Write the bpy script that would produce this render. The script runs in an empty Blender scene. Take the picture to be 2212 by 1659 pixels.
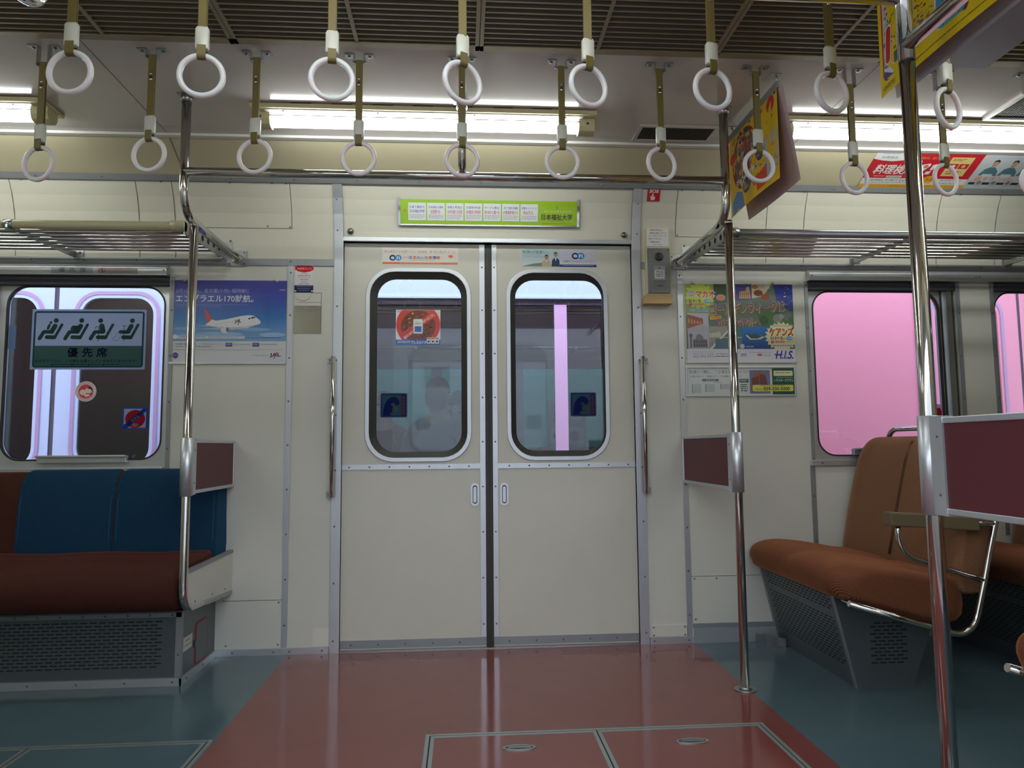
import bpy, bmesh, math, random
from math import sin, cos, pi, radians, sqrt, atan2
from mathutils import Vector, Matrix, Euler

random.seed(7)
scn = bpy.context.scene
C = scn.collection

# ------------------------------------------------------------------ camera
cam_d = bpy.data.cameras.new('camera')
cam = bpy.data.objects.new('camera', cam_d)
C.objects.link(cam)
scn.camera = cam
F_PX = 1535.5
cam_d.sensor_fit = 'HORIZONTAL'
cam_d.sensor_width = 36.0
cam_d.lens = 36.0 * F_PX / 2212.0
cam_d.clip_start = 0.05
cam_d.clip_end = 200
YAW, PITCH, ROLL = 0.0695, 0.0882, -0.0090
fw = Vector((sin(YAW) * cos(PITCH), cos(YAW) * cos(PITCH), sin(PITCH)))
rt = Vector((cos(YAW), -sin(YAW), 0))
up = rt.cross(fw)
r2 = rt * cos(ROLL) + up * sin(ROLL)
u2 = -rt * sin(ROLL) + up * cos(ROLL)
m = Matrix.Identity(4)
for i in range(3):
    m[i][0], m[i][1], m[i][2] = r2[i], u2[i], -fw[i]
m.translation = Vector((-0.1223, -3.151, 0.8641))
cam.matrix_world = m

# ------------------------------------------------------------------ sky, exposure
w = bpy.data.worlds.new('sky')
scn.world = w
w.use_nodes = True
bg = w.node_tree.nodes['Background']
bg.inputs['Color'].default_value = (0.82, 0.90, 1.0, 1)
bg.inputs['Strength'].default_value = 5.6
scn.view_settings.view_transform = 'Standard'
scn.view_settings.look = 'None'
scn.view_settings.exposure = 0.0
scn.view_settings.gamma = 1.0
scn.view_settings.use_curve_mapping = False
scn.cycles.max_bounces = 8
scn.cycles.diffuse_bounces = 4
scn.cycles.glossy_bounces = 4
scn.cycles.transparent_max_bounces = 16
scn.cycles.caustics_reflective = False
scn.cycles.caustics_refractive = False
scn.cycles.sample_clamp_indirect = 4.0
LAMP = 20.0

# ------------------------------------------------------------------ colours and materials
def lin(c):
    c = c / 255.0
    return c / 12.92 if c <= 0.04045 else ((c + 0.055) / 1.055) ** 2.4

def rgb(r, g, b):
    return (lin(r), lin(g), lin(b), 1.0)

def mat(name, col, rough=0.5, metal=0.0, spec=0.5, noise=0.0, nscale=8.0, bump=0.0, bscale=200.0, coat=0.0):
    mt = bpy.data.materials.new(name)
    mt.use_nodes = True
    nt = mt.node_tree
    b = nt.nodes['Principled BSDF']
    b.inputs['Base Color'].default_value = col
    b.inputs['Roughness'].default_value = rough
    b.inputs['Metallic'].default_value = metal
    b.inputs['Specular IOR Level'].default_value = spec
    if coat:
        b.inputs['Coat Weight'].default_value = coat
        b.inputs['Coat Roughness'].default_value = 0.06
    if noise or bump:
        tc = nt.nodes.new('ShaderNodeTexCoord')
    if noise:
        n = nt.nodes.new('ShaderNodeTexNoise')
        n.inputs['Scale'].default_value = nscale
        n.inputs['Detail'].default_value = 6
        n.inputs['Roughness'].default_value = 0.65
        nt.links.new(tc.outputs['Object'], n.inputs['Vector'])
        mr = nt.nodes.new('ShaderNodeMapRange')
        mr.inputs[3].default_value = 1 - noise
        mr.inputs[4].default_value = 1 + noise
        nt.links.new(n.outputs['Fac'], mr.inputs[0])
        mx = nt.nodes.new('ShaderNodeMix')
        mx.data_type = 'RGBA'
        mx.blend_type = 'MULTIPLY'
        mx.inputs[0].default_value = 1.0
        mx.inputs[6].default_value = col
        nt.links.new(mr.outputs[0], mx.inputs[7])
        nt.links.new(mx.outputs[2], b.inputs['Base Color'])
    if bump:
        n2 = nt.nodes.new('ShaderNodeTexNoise')
        n2.inputs['Scale'].default_value = bscale
        nt.links.new(tc.outputs['Object'], n2.inputs['Vector'])
        bp = nt.nodes.new('ShaderNodeBump')
        bp.inputs['Strength'].default_value = bump
        bp.inputs['Distance'].default_value = 0.002
        nt.links.new(n2.outputs['Fac'], bp.inputs['Height'])
        nt.links.new(bp.outputs[0], b.inputs['Normal'])
    return mt

def fabric(name, col, col2, rib_scale=600.0):
    mt = mat(name, col, 0.85, 0, 0.25)
    nt = mt.node_tree
    b = nt.nodes['Principled BSDF']
    b.inputs['Sheen Weight'].default_value = 0.7
    b.inputs['Sheen Roughness'].default_value = 0.28
    b.inputs['Sheen Tint'].default_value = (min(1, col2[0] * 3), min(1, col2[1] * 3), min(1, col2[2] * 3), 1)
    tc = nt.nodes.new('ShaderNodeTexCoord')
    wv = nt.nodes.new('ShaderNodeTexWave')
    wv.wave_type = 'BANDS'
    wv.bands_direction = 'DIAGONAL'
    wv.inputs['Scale'].default_value = rib_scale / 6.28
    wv.inputs['Distortion'].default_value = 1.2
    wv.inputs['Detail Scale'].default_value = 3
    nt.links.new(tc.outputs['Object'], wv.inputs['Vector'])
    mx = nt.nodes.new('ShaderNodeMix')
    mx.data_type = 'RGBA'
    mx.inputs[6].default_value = col
    mx.inputs[7].default_value = col2
    nt.links.new(wv.outputs['Fac'], mx.inputs[0])
    nt.links.new(mx.outputs[2], b.inputs['Base Color'])
    bp = nt.nodes.new('ShaderNodeBump')
    bp.inputs['Strength'].default_value = 0.5
    bp.inputs['Distance'].default_value = 0.0015
    nt.links.new(wv.outputs['Fac'], bp.inputs['Height'])
    nt.links.new(bp.outputs[0], b.inputs['Normal'])
    return mt

def emit(name, col, s):
    mt = bpy.data.materials.new(name)
    mt.use_nodes = True
    nt = mt.node_tree
    nt.nodes.clear()
    o = nt.nodes.new('ShaderNodeOutputMaterial')
    e = nt.nodes.new('ShaderNodeEmission')
    e.inputs[0].default_value = col
    e.inputs[1].default_value = s
    nt.links.new(e.outputs[0], o.inputs[0])
    return mt

def glass(name, tint, refl=0.05):
    mt = bpy.data.materials.new(name)
    mt.use_nodes = True
    nt = mt.node_tree
    nt.nodes.clear()
    o = nt.nodes.new('ShaderNodeOutputMaterial')
    t = nt.nodes.new('ShaderNodeBsdfTransparent')
    t.inputs[0].default_value = tint
    g = nt.nodes.new('ShaderNodeBsdfGlossy')
    g.inputs['Roughness'].default_value = 0.02
    fr = nt.nodes.new('ShaderNodeFresnel')
    fr.inputs[0].default_value = 1.5
    ad = nt.nodes.new('ShaderNodeMath')
    ad.operation = 'ADD'
    ad.use_clamp = True
    ad.inputs[1].default_value = refl - 0.04
    nt.links.new(fr.outputs[0], ad.inputs[0])
    mx = nt.nodes.new('ShaderNodeMixShader')
    nt.links.new(ad.outputs[0], mx.inputs[0])
    nt.links.new(t.outputs[0], mx.inputs[1])
    nt.links.new(g.outputs[0], mx.inputs[2])
    nt.links.new(mx.outputs[0], o.inputs[0])
    return mt

def printed(name, rough=0.45, translucent=0.0, coat=0.0):
    """paper that shows the colours printed on it"""
    mt = mat(name, (1, 1, 1, 1), rough, 0, 0.4, coat=coat)
    nt = mt.node_tree
    b = nt.nodes['Principled BSDF']
    at = nt.nodes.new('ShaderNodeAttribute')
    at.attribute_name = 'print'
    nt.links.new(at.outputs['Color'], b.inputs['Base Color'])
    if translucent:
        tl = nt.nodes.new('ShaderNodeBsdfTranslucent')
        nt.links.new(at.outputs['Color'], tl.inputs[0])
        mx = nt.nodes.new('ShaderNodeMixShader')
        mx.inputs[0].default_value = translucent
        out = nt.nodes['Material Output']
        nt.links.new(b.outputs[0], mx.inputs[1])
        nt.links.new(tl.outputs[0], mx.inputs[2])
        nt.links.new(mx.outputs[0], out.inputs[0])
    return mt

M = {}
M['cream'] = mat('cream_wall_panel', rgb(208, 206, 196), 0.38, noise=0.05, nscale=3)
M['cream_seam'] = mat('panel_seam', rgb(96, 92, 80), 0.6)
M['door_cream'] = mat('cream_door_panel', rgb(206, 203, 190), 0.35, noise=0.05, nscale=4)
M['upper'] = mat('upper_wall_panel', rgb(216, 212, 196), 0.22, noise=0.03, nscale=3)
M['coving'] = mat('coving_panel', rgb(204, 194, 162), 0.3, noise=0.06, nscale=3)
M['ceil'] = mat('ceiling_sheet', rgb(214, 206, 202), 0.13, spec=0.7, noise=0.03, nscale=2)
M['ceil_flat'] = mat('ceiling_flat_panel', rgb(134, 124, 140), 0.35)
M['louvre'] = mat('louvre_metal', rgb(150, 138, 114), 0.45, 0.3)
M['blade'] = mat('louvre_blade_shaded', rgb(96, 86, 76), 0.5, 0.2)  # louvre metal darkened, shade between the slats put into the colour
M['dark'] = mat('dark_void', rgb(22, 20, 20), 0.8)
M['alu'] = mat('aluminium_trim', rgb(206, 209, 214), 0.36, 0.75, noise=0.06, nscale=20)
M['alu_dull'] = mat('dull_aluminium', rgb(150, 153, 156), 0.5, 0.6, noise=0.08, nscale=12)
M['rivet'] = mat('rivet_steel', rgb(110, 110, 112), 0.35, 0.9)
M['chrome'] = mat('polished_tube', rgb(205, 203, 198), 0.09, 1.0)
M['steel'] = mat('satin_steel', rgb(170, 172, 172), 0.28, 0.9, noise=0.05, nscale=30)
M['brass'] = mat('rack_cream_tube', rgb(205, 198, 158), 0.3, 0.0)
M['ring'] = mat('ring_plastic', rgb(244, 240, 250), 0.3)
for a_, b_ in (('Subsurface Weight', 0.6), ('Subsurface Scale', 0.02)):
    M['ring'].node_tree.nodes['Principled BSDF'].inputs[a_].default_value = b_
M['sleeve'] = mat('sleeve_plastic', rgb(216, 216, 206), 0.3)
M['strap'] = mat('strap_leather', rgb(112, 98, 50), 0.5, bump=0.2, bscale=300)
M['red_floor'] = mat('red_floor_sheet', rgb(122, 68, 65), 0.11, noise=0.12, nscale=5)
M['teal_floor'] = mat('grey_green_floor_sheet', rgb(78, 99, 107), 0.12, noise=0.12, nscale=5)
M['hatch_alu'] = mat('hatch_edging', rgb(170, 180, 178), 0.35, 0.7)
M['brown'] = fabric('brown_seat_moquette', rgb(84, 44, 27), rgb(132, 82, 55))
M['brown_lit'] = fabric('brown_lit_moquette', rgb(104, 68, 46), rgb(150, 108, 80))  # lighter copy of the brown moquette, window light put into the colour
M['redbrown'] = fabric('red_brown_bench_moquette', rgb(44, 18, 13), rgb(82, 42, 33))
M['blue'] = fabric('blue_seat_cover', rgb(4, 34, 56), rgb(16, 66, 98))
M['piping'] = mat('seat_piping', rgb(70, 38, 24), 0.8)
M['blue_piping'] = mat('blue_stitching', rgb(16, 66, 100), 0.8)
M['maroon'] = mat('maroon_laminate', rgb(90, 44, 49), 0.4, spec=0.2, noise=0.05, nscale=60)
M['basegrey'] = mat('seat_base_steel', rgb(100, 106, 110), 0.36, 0.55, noise=0.08, nscale=14)
M['slot'] = mat('perforation', rgb(12, 12, 14), 0.8)
M['rubber'] = mat('black_rubber', rgb(44, 44, 38), 0.5)
M['blind'] = mat('dark_roller_blind', rgb(62, 60, 70), 0.5)
M['white'] = mat('white_enamel', rgb(232, 230, 222), 0.35)
M['beige'] = mat('beige_lamp_metal', rgb(212, 202, 158), 0.45)
M['tube'] = emit('fluorescent_light', (0.94, 1.0, 0.97, 1), LAMP)
M['glass'] = glass('window_glass', (0.93, 0.95, 0.97, 1), 0.06)
M['glass_dull'] = glass('rear_window_glass', (0.86, 0.82, 0.86, 1), 0.22)
M['print'] = printed('printed_paper', 0.4)
M['print_gloss'] = printed('printed_gloss_sheet', 0.25, coat=0.3)
M['film'] = glass('clear_sticker_film', (0.97, 0.97, 0.97, 1), 0.04)
M['sticker'] = printed('window_sticker', 0.4, translucent=0.85)
M['greybox'] = mat('grey_hammered_box', rgb(128, 128, 126), 0.4, 0.4)
M['boxcream'] = mat('cream_box_housing', rgb(206, 198, 160), 0.45)
M['boxtan'] = mat('tan_box_shelf', rgb(186, 156, 108), 0.5)
M['armpad'] = mat('tan_arm_pad', rgb(104, 90, 66), 0.6)
M['redline'] = mat('red_hatch_line', rgb(150, 30, 34), 0.5)
M['mirror'] = mat('mirror_plate', rgb(190, 190, 184), 0.06, 1.0)
M['mesh'] = mat('vent_mesh', rgb(66, 62, 58), 0.6, 0.3)
# the train on the next track
M['n_white'] = mat('white_train_paint', rgb(188, 202, 238), 0.35)
M['n_pink'] = mat('red_train_paint', rgb(222, 146, 174), 0.35)
M['n_lilac'] = mat('lilac_train_pillar', rgb(214, 170, 216), 0.4)
M['n_groove'] = mat('lilac_window_groove', rgb(172, 140, 184), 0.5)
M['n_gap'] = mat('door_gap_rubber', rgb(70, 62, 84), 0.6)
M['n_int'] = mat('train_interior_wall', rgb(170, 126, 164), 0.6)
M['n_intdark'] = mat('train_interior_dark', rgb(104, 56, 84), 0.7)
M['n_intgreen'] = mat('train_interior_green', rgb(40, 88, 82), 0.6)
M['n_glass'] = glass('tinted_train_glass', (0.62, 0.80, 0.80, 1), 0.05)
M['n_teal'] = glass('teal_train_glass', (0.09, 0.52, 0.50, 1), 0.05)
M['skin'] = mat('skin', rgb(196, 150, 124), 0.6)
M['hair'] = mat('black_hair', rgb(28, 24, 26), 0.6)
M['cloth1'] = mat('maroon_jacket', rgb(96, 40, 60), 0.8)
M['cloth2'] = mat('dark_green_shirt', rgb(40, 84, 84), 0.8)
M['cloth3'] = mat('grey_coat', rgb(120, 118, 130), 0.8)
M['concrete'] = mat('platform_concrete', rgb(92, 92, 90), 0.8, noise=0.1, nscale=4)
M['bounce_mat'] = mat('bounce_wall_paint', rgb(176, 178, 182), 0.7)
M['sky_block_roof'] = mat('sky_block_sheet', rgb(118, 118, 118), 0.7)

# ------------------------------------------------------------------ mesh builder
class MB:
    def __init__(s):
        s.v, s.f, s.mi, s.sm, s.mats = [], [], [], [], []
        s.m = 0
    def use(s, mt):
        if mt not in s.mats:
            s.mats.append(mt)
        s.m = s.mats.index(mt)
        return s
    def add(s, vs, fs, smooth=False):
        o = len(s.v)
        s.v += [tuple(p) for p in vs]
        for f in fs:
            s.f.append(tuple(i + o for i in f)); s.mi.append(s.m); s.sm.append(smooth)
        return s
    def box(s, x0, x1, y0, y1, z0, z1):
        x0, x1 = min(x0, x1), max(x0, x1); y0, y1 = min(y0, y1), max(y0, y1); z0, z1 = min(z0, z1), max(z0, z1)
        vs = [(x, y, z) for x in (x0, x1) for y in (y0, y1) for z in (z0, z1)]
        return s.add(vs, [(0, 1, 3, 2), (4, 6, 7, 5), (0, 4, 5, 1), (2, 3, 7, 6), (0, 2, 6, 4), (1, 5, 7, 3)])
    def hexa(s, bot, top):
        """two quads (lists of 4 points), joined into a solid"""
        vs = list(bot) + list(top)
        return s.add(vs, [(3, 2, 1, 0), (4, 5, 6, 7), (0, 1, 5, 4), (1, 2, 6, 5), (2, 3, 7, 6), (3, 0, 4, 7)])
    def prism(s, pts, d):
        """polygon of 3D points pushed along vector d"""
        n = len(pts)
        d = Vector(d)
        a = [Vector(p) for p in pts]
        vs = a + [p + d for p in a]
        fs = [tuple(range(n)), tuple(range(2 * n - 1, n - 1, -1))]
        fs += [(i, i + n, (i + 1) % n + n, (i + 1) % n) for i in range(n)]
        return s.add(vs, fs)
    def tube(s, path, r, seg=14, cap=True, closed=False):
        P = [Vector(p) for p in path]
        n = len(P)
        T = []
        for i in range(n):
            a = P[(i - 1) % n] if (i > 0 or closed) else P[i]
            b = P[(i + 1) % n] if (i < n - 1 or closed) else P[i]
            T.append((b - a).normalized())
        u = Vector((0, 0, 1)) if abs(T[0].z) < 0.9 else Vector((1, 0, 0))
        u = (u - T[0] * u.dot(T[0])).normalized()
        vs, fs = [], []
        for i in range(n):
            u = (u - T[i] * u.dot(T[i])).normalized()
            v = T[i].cross(u)
            rr = r[i] if isinstance(r, (list, tuple)) else r
            for k in range(seg):
                a = 2 * pi * k / seg
                vs.append(P[i] + u * (rr * cos(a)) + v * (rr * sin(a)))
        last = n if closed else n - 1
        for i in range(last):
            for k in range(seg):
                j = (i + 1) % n
                fs.append((i * seg + k, i * seg + (k + 1) % seg, j * seg + (k + 1) % seg, j * seg + k))
        s.add(vs, fs, True)
        if cap and not closed:
            o = len(s.v) - len(vs)
            s.f.append(tuple(o + k for k in range(seg))[::-1]); s.mi.append(s.m); s.sm.append(False)
            s.f.append(tuple(o + (n - 1) * seg + k for k in range(seg))); s.mi.append(s.m); s.sm.append(False)
        return s
    def cyl(s, a, b, r, seg=16):
        return s.tube([a, b], r, seg)
    def dome(s, c, n, r, h, seg=12, rings=4):
        n = Vector(n).normalized()
        u = Vector((0, 0, 1)) if abs(n.z) < 0.9 else Vector((1, 0, 0))
        u = (u - n * u.dot(n)).normalized(); v = n.cross(u); c = Vector(c)
        vs, fs = [], []
        for i in range(rings):
            t = pi / 2 * i / rings
            for k in range(seg):
                a = 2 * pi * k / seg
                vs.append(c + (u * cos(a) + v * sin(a)) * (r * cos(t)) + n * (h * sin(t)))
        vs.append(c + n * h)
        for i in range(rings - 1):
            for k in range(seg):
                fs.append((i * seg + k, i * seg + (k + 1) % seg, (i + 1) * seg + (k + 1) % seg, (i + 1) * seg + k))
        for k in range(seg):
            fs.append(((rings - 1) * seg + k, (rings - 1) * seg + (k + 1) % seg, rings * seg))
        return s.add(vs, fs, True)
    def loft(s, rings, caps=True, smooth=True):
        n = len(rings[0])
        vs = [p for r in rings for p in r]
        fs = []
        for i in range(len(rings) - 1):
            for k in range(n):
                fs.append((i * n + k, i * n + (k + 1) % n, (i + 1) * n + (k + 1) % n, (i + 1) * n + k))
        s.add(vs, fs, smooth)
        if caps:
            o = len(s.v) - len(vs)
            s.f.append(tuple(o + k for k in range(n))[::-1]); s.mi.append(s.m); s.sm.append(False)
            e = o + (len(rings) - 1) * n
            s.f.append(tuple(e + k for k in range(n))); s.mi.append(s.m); s.sm.append(False)
        return s
    def frame(s, outer, inner, d):
        """ring between two loops of the same length, pushed along d"""
        n = len(outer); d = Vector(d)
        a = [Vector(p) for p in outer]; b = [Vector(p) for p in inner]
        vs = a + b + [p + d for p in a] + [p + d for p in b]
        fs = []
        for i in range(n):
            j = (i + 1) % n
            fs += [(i, j, n + j, n + i), (2 * n + i, 3 * n + i, 3 * n + j, 2 * n + j),
                   (i, 2 * n + i, 2 * n + j, j), (n + i, n + j, 3 * n + j, 3 * n + i)]
        return s.add(vs, fs)
    def build(s, name, mt=None, parent=None, bevel=0.0, kind=None, label=None):
        me = bpy.data.meshes.new(name)
        off = parent_loc(parent)
        me.from_pydata([(p[0] - off[0], p[1] - off[1], p[2] - off[2]) for p in s.v], [], s.f)
        mats = s.mats if s.mats else [mt]
        for x in mats:
            me.materials.append(x)
        if len(mats) > 1:
            me.polygons.foreach_set('material_index', s.mi)
        me.polygons.foreach_set('use_smooth', s.sm)
        bm = bmesh.new(); bm.from_mesh(me)
        bmesh.ops.recalc_face_normals(bm, faces=bm.faces)
        bm.to_mesh(me); bm.free()
        me.update()
        o = bpy.data.objects.new(name, me)
        C.objects.link(o)
        if parent is not None:
            o.parent = parent
        if bevel:
            b = o.modifiers.new('edge', 'BEVEL')
            b.width = bevel; b.segments = 2; b.limit_method = 'ANGLE'
        if kind:
            o['kind'] = kind
        if label:
            o['label'] = label
        return o

def parent_loc(p):
    l = Vector((0, 0, 0))
    while p is not None:
        l += p.location
        p = p.parent
    return l

def tag(o, label, cat, group=None, kind=None):
    if label: o['label'] = label
    if cat: o['category'] = cat
    if group: o['group'] = group
    if kind: o['kind'] = kind
    return o

def thing(name, label, cat, loc=(0, 0, 0), group=None):
    o = bpy.data.objects.new(name, None)
    o.empty_display_size = 0.05
    C.objects.link(o)
    o.location = loc
    return tag(o, label, cat, group)

def struct(name, mb, mt=None, bevel=0.0, label=None):
    return tag(mb.build(name, mt, None, bevel), label, None, kind='structure')

def kids(o):
    return [c for c in C.objects if c.parent == o]

def dup(o, loc=None, parent=None, label=None, scale=None, rotz=None):
    c = o.copy()
    C.objects.link(c)
    if parent is not None: c.parent = parent
    if loc is not None: c.location = loc
    if scale is not None: c.scale = scale
    if rotz is not None: c.rotation_euler = (0, 0, rotz)
    if label: c['label'] = label
    for k in kids(o):
        dup(k, parent=c)
    return c

def rrect(x0, x1, z0, z1, r, n=7):
    """rounded rectangle as (x, z) pairs"""
    out = []
    for cx, cz, a0 in ((x1 - r, z1 - r, 0), (x0 + r, z1 - r, 90), (x0 + r, z0 + r, 180), (x1 - r, z0 + r, 270)):
        for i in range(n + 1):
            a = radians(a0 + 90 * i / n)
            out.append((cx + r * cos(a), cz + r * sin(a)))
    return out

def atY(pts, y):
    return [(p[0], y, p[1]) for p in pts]

def bend(p0, p1, p2, r, n=8):
    """points of a rounded corner p0-p1-p2"""
    p0, p1, p2 = Vector(p0), Vector(p1), Vector(p2)
    a = p1 + (p0 - p1).normalized() * r
    b = p1 + (p2 - p1).normalized() * r
    return [(a * (1 - t) ** 2 + p1 * 2 * t * (1 - t) + b * t * t) for t in [i / n for i in range(n + 1)]]

# ------------------------------------------------------------------ flat printed things
_glyph = {}
def glyphs(body, bold=0.0):
    k = (body, bold)
    if k not in _glyph:
        cu = bpy.data.curves.new('lettering', 'FONT')
        cu.body = body
        cu.resolution_u = 3
        cu.offset = bold
        o = bpy.data.objects.new('lettering', cu)
        C.objects.link(o)
        bpy.context.view_layer.update()
        me = bpy.data.meshes.new_from_object(o.evaluated_get(bpy.context.evaluated_depsgraph_get()))
        vs = [(p.co.x, p.co.y) for p in me.vertices]
        fs = [tuple(p.vertices) for p in me.polygons]
        C.objects.unlink(o)
        bpy.data.objects.remove(o); bpy.data.curves.remove(cu); bpy.data.meshes.remove(me)
        xs = [p[0] for p in vs] or [0, 1]; ys = [p[1] for p in vs] or [0, 1]
        a, b, c, d = min(xs), max(xs), min(ys), max(ys)
        vs = [((p[0] - a) / max(1e-6, b - a), (p[1] - c) / max(1e-6, d - c)) for p in vs]
        _glyph[k] = (vs, fs)
    return _glyph[k]

class Sheet:
    """a printed sheet: O = lower left corner, U and V span it. `view` maps picture
    coordinates (x right, y down) onto 0..1."""
    def __init__(s, O, U, V, view=(0, 0, 1, 1), thick=0.001, base=(235, 235, 235), bow=0.0):
        s.O, s.U, s.V = Vector(O), Vector(U), Vector(V)
        s.N = s.U.cross(s.V).normalized()
        s.view = view; s.v = []; s.f = []; s.c = []; s.lay = 0; s.bow = bow
        s.thick = thick
        col = rgb(*base)
        nx = 1 if not bow else 10
        for i in range(nx):
            u0, u1 = i / nx, (i + 1) / nx
            P = [s.P(u0, 0, 0), s.P(u1, 0, 0), s.P(u1, 1, 0), s.P(u0, 1, 0)]
            B = [p - s.N * thick for p in P]
            o = len(s.v); s.v += P + B
            for f in ((0, 1, 2, 3), (7, 6, 5, 4), (0, 4, 5, 1), (1, 5, 6, 2), (2, 6, 7, 3), (3, 7, 4, 0)):
                s.f.append(tuple(o + k for k in f)); s.c.append([col] * 4)
    nbase = 6
    def ring(s, x0, y0, x1, y1, r, wd, col, r2=None):
        a = rrect(x0, x1, y0, y1, r, 5); b = rrect(x0 + wd, x1 - wd, y0 + wd, y1 - wd, max(0.01, r - wd) if r2 is None else r2, 5)
        n = len(a)
        for k in range(n):
            s.poly([a[k], a[(k + 1) % n], b[(k + 1) % n], b[k]], col); s.lay -= 1
        s.lay += 1
        return s
    def P(s, u, v, h):
        b = s.bow * (1 - (2 * u - 1) ** 2) * (1 - v) if s.bow else 0
        return s.O + s.U * u + s.V * v + s.N * (h + b)
    def uv(s, x, y):
        x0, y0, x1, y1 = s.view
        return (x - x0) / (x1 - x0), 1 - (y - y0) / (y1 - y0)
    def clip(s, pts):
        x0, x1 = sorted((s.view[0], s.view[2])); y0, y1 = sorted((s.view[1], s.view[3]))
        for ax, lim, sg in ((0, x0, 1), (0, x1, -1), (1, y0, 1), (1, y1, -1)):
            out = []
            for p, q in zip(pts, pts[1:] + pts[:1]):
                a, b = (p[ax] - lim) * sg, (q[ax] - lim) * sg
                if a >= 0: out.append(p)
                if a * b < 0:
                    k = a / (a - b)
                    out.append((p[0] + (q[0] - p[0]) * k, p[1] + (q[1] - p[1]) * k))
            pts = out
            if len(pts) < 3: return []
        return pts
    def poly(s, pts, col, cols=None):
        if not cols:
            pts = s.clip(list(pts))
            if len(pts) < 3: return s
        s.lay += 1
        h = 0.00002 * s.lay
        o = len(s.v)
        s.v += [s.P(*s.uv(*p), h) for p in pts]
        s.f.append(tuple(range(o, o + len(pts))))
        s.c.append([rgb(*c) for c in cols] if cols else [rgb(*col)] * len(pts))
        return s
    def rect(s, x0, y0, x1, y1, col):
        return s.poly([(x0, y1), (x1, y1), (x1, y0), (x0, y0)], col)
    def grad(s, x0, y0, x1, y1, top, bot):
        return s.poly([(x0, y1), (x1, y1), (x1, y0), (x0, y0)], None, [bot, bot, top, top])
    def disc(s, x, y, rx, col, ry=None, n=28):
        ry = ry or rx
        return s.poly([(x + rx * cos(2 * pi * k / n), y - ry * sin(2 * pi * k / n)) for k in range(n)], col)
    def round(s, x0, y0, x1, y1, r, col):
        return s.poly([(p[0], p[1]) for p in rrect(x0, x1, y0, y1, r, 4)], col)
    def cap(s, x0, y0, x1, y1, r, col, n=7):
        a = atan2(y1 - y0, x1 - x0)
        pts = [(x1 + r * cos(a - pi / 2 + pi * k / n), y1 + r * sin(a - pi / 2 + pi * k / n)) for k in range(n + 1)]
        pts += [(x0 + r * cos(a + pi / 2 + pi * k / n), y0 + r * sin(a + pi / 2 + pi * k / n)) for k in range(n + 1)]
        return s.poly(pts, col)
    def star(s, x, y, r0, r1, n, col, ry=1.0):
        return s.poly([(x + (r0 if k % 2 else r1) * cos(pi * k / n), y + ry * (r0 if k % 2 else r1) * sin(pi * k / n)) for k in range(2 * n)], col)
    def bars(s, x0, y0, x1, y1, rows, col, fill=0.45):
        """lines of print too small to read"""
        st = (y1 - y0) / rows
        for k in range(rows):
            yy = y0 + st * k
            x = x0; end = x1 - (random.random() * 0.2 * (x1 - x0) if k == rows - 1 and rows > 1 else 0)
            while x < end:
                wd = st * random.uniform(0.9, 4.0) * fill * 2
                s.rect(x, yy, min(x + wd, end), yy + st * fill, col)
                x += wd + st * 0.35
                s.lay -= 1
            s.lay += 1
        return s
    def text(s, body, x0, y0, x1, y1, col, bold=0.0, ang=0.0, shear=0.0):
        """lettering filling the box; ang turns it (degrees, counterclockwise), shear slants it"""
        s.lay += 1
        h = 0.00002 * s.lay
        heavy = bold > 0.012 and any(ord(ch) > 0x3000 for ch in body)
        shifts = [(0, 0)]
        if heavy:
            # heavy strokes for complex characters: the same glyphs set a hair apart
            d = bold * 0.5 * abs(y1 - y0)
            shifts = [(a * d, b * d) for a in (-1, 0, 1) for b in (-1, 0, 1)]
            bold = 0.006
        vs, fs = glyphs(body, bold)
        for k, (sx, sy) in enumerate(shifts):
            s._put(vs, fs, x0 + sx, y0 + sy, x1 + sx, y1 + sy, col, ang, shear, h + 0.000008 * k)
        if heavy: s.lay += 4
        return s
    def _put(s, vs, fs, x0, y0, x1, y1, col, ang, shear, h):
        o = len(s.v)
        a = radians(ang); cx, cy = (x0 + x1) / 2, (y0 + y1) / 2
        for u, v in vs:
            X = x0 + (x1 - x0) * u + shear * (v - 0.5) * abs(y1 - y0)
            Y = y1 - (y1 - y0) * v
            dx, dy = X - cx, Y - cy
            s.v.append(s.P(*s.uv(cx + dx * cos(a) + dy * sin(a), cy - dx * sin(a) + dy * cos(a)), h))
        c = rgb(*col)
        for f in fs:
            s.f.append(tuple(o + k for k in f)); s.c.append([c] * len(f))
        return s
    def build(s, name, parent=None, mt=None):
        me = bpy.data.meshes.new(name)
        off = parent_loc(parent)
        me.from_pydata([tuple(p - off) for p in s.v], [], s.f)
        at = me.color_attributes.new('print', 'FLOAT_COLOR', 'CORNER')
        me.materials.append(mt or M['print'])
        if mt is M['sticker']:
            # clear film under the print
            me.materials.append(M['film'])
            for k in range(s.nbase): me.polygons[k].material_index = 1
        me.update()
        flat = []
        for f, c in zip(s.f, s.c):
            for q in c: flat += q
        at.data.foreach_set('color', flat)
        o = bpy.data.objects.new(name, me)
        C.objects.link(o)
        if parent is not None: o.parent = parent
        return o

def wall_sheet(X0, X1, Z0, Z1, y, view, thick=0.001, base=(235, 235, 235)):
    return Sheet((X0, y, Z0), (X1 - X0, 0, 0), (0, 0, Z1 - Z0), view, thick, base)

CZ = 2.14          # ceiling height
YN = -2.31         # near side of the car
XL, XR = -3.4, 4.0 # ends of the piece of car that is built
# profile of the curved wall above the rack: (Y, Z)
CURVE = [(0.0, 1.70), (-0.003, 1.76), (-0.011, 1.83), (-0.024, 1.90), (-0.045, 1.965), (-0.078, 2.03)]
COVE = [(-0.078, 2.03), (-0.285, 2.14)]

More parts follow.
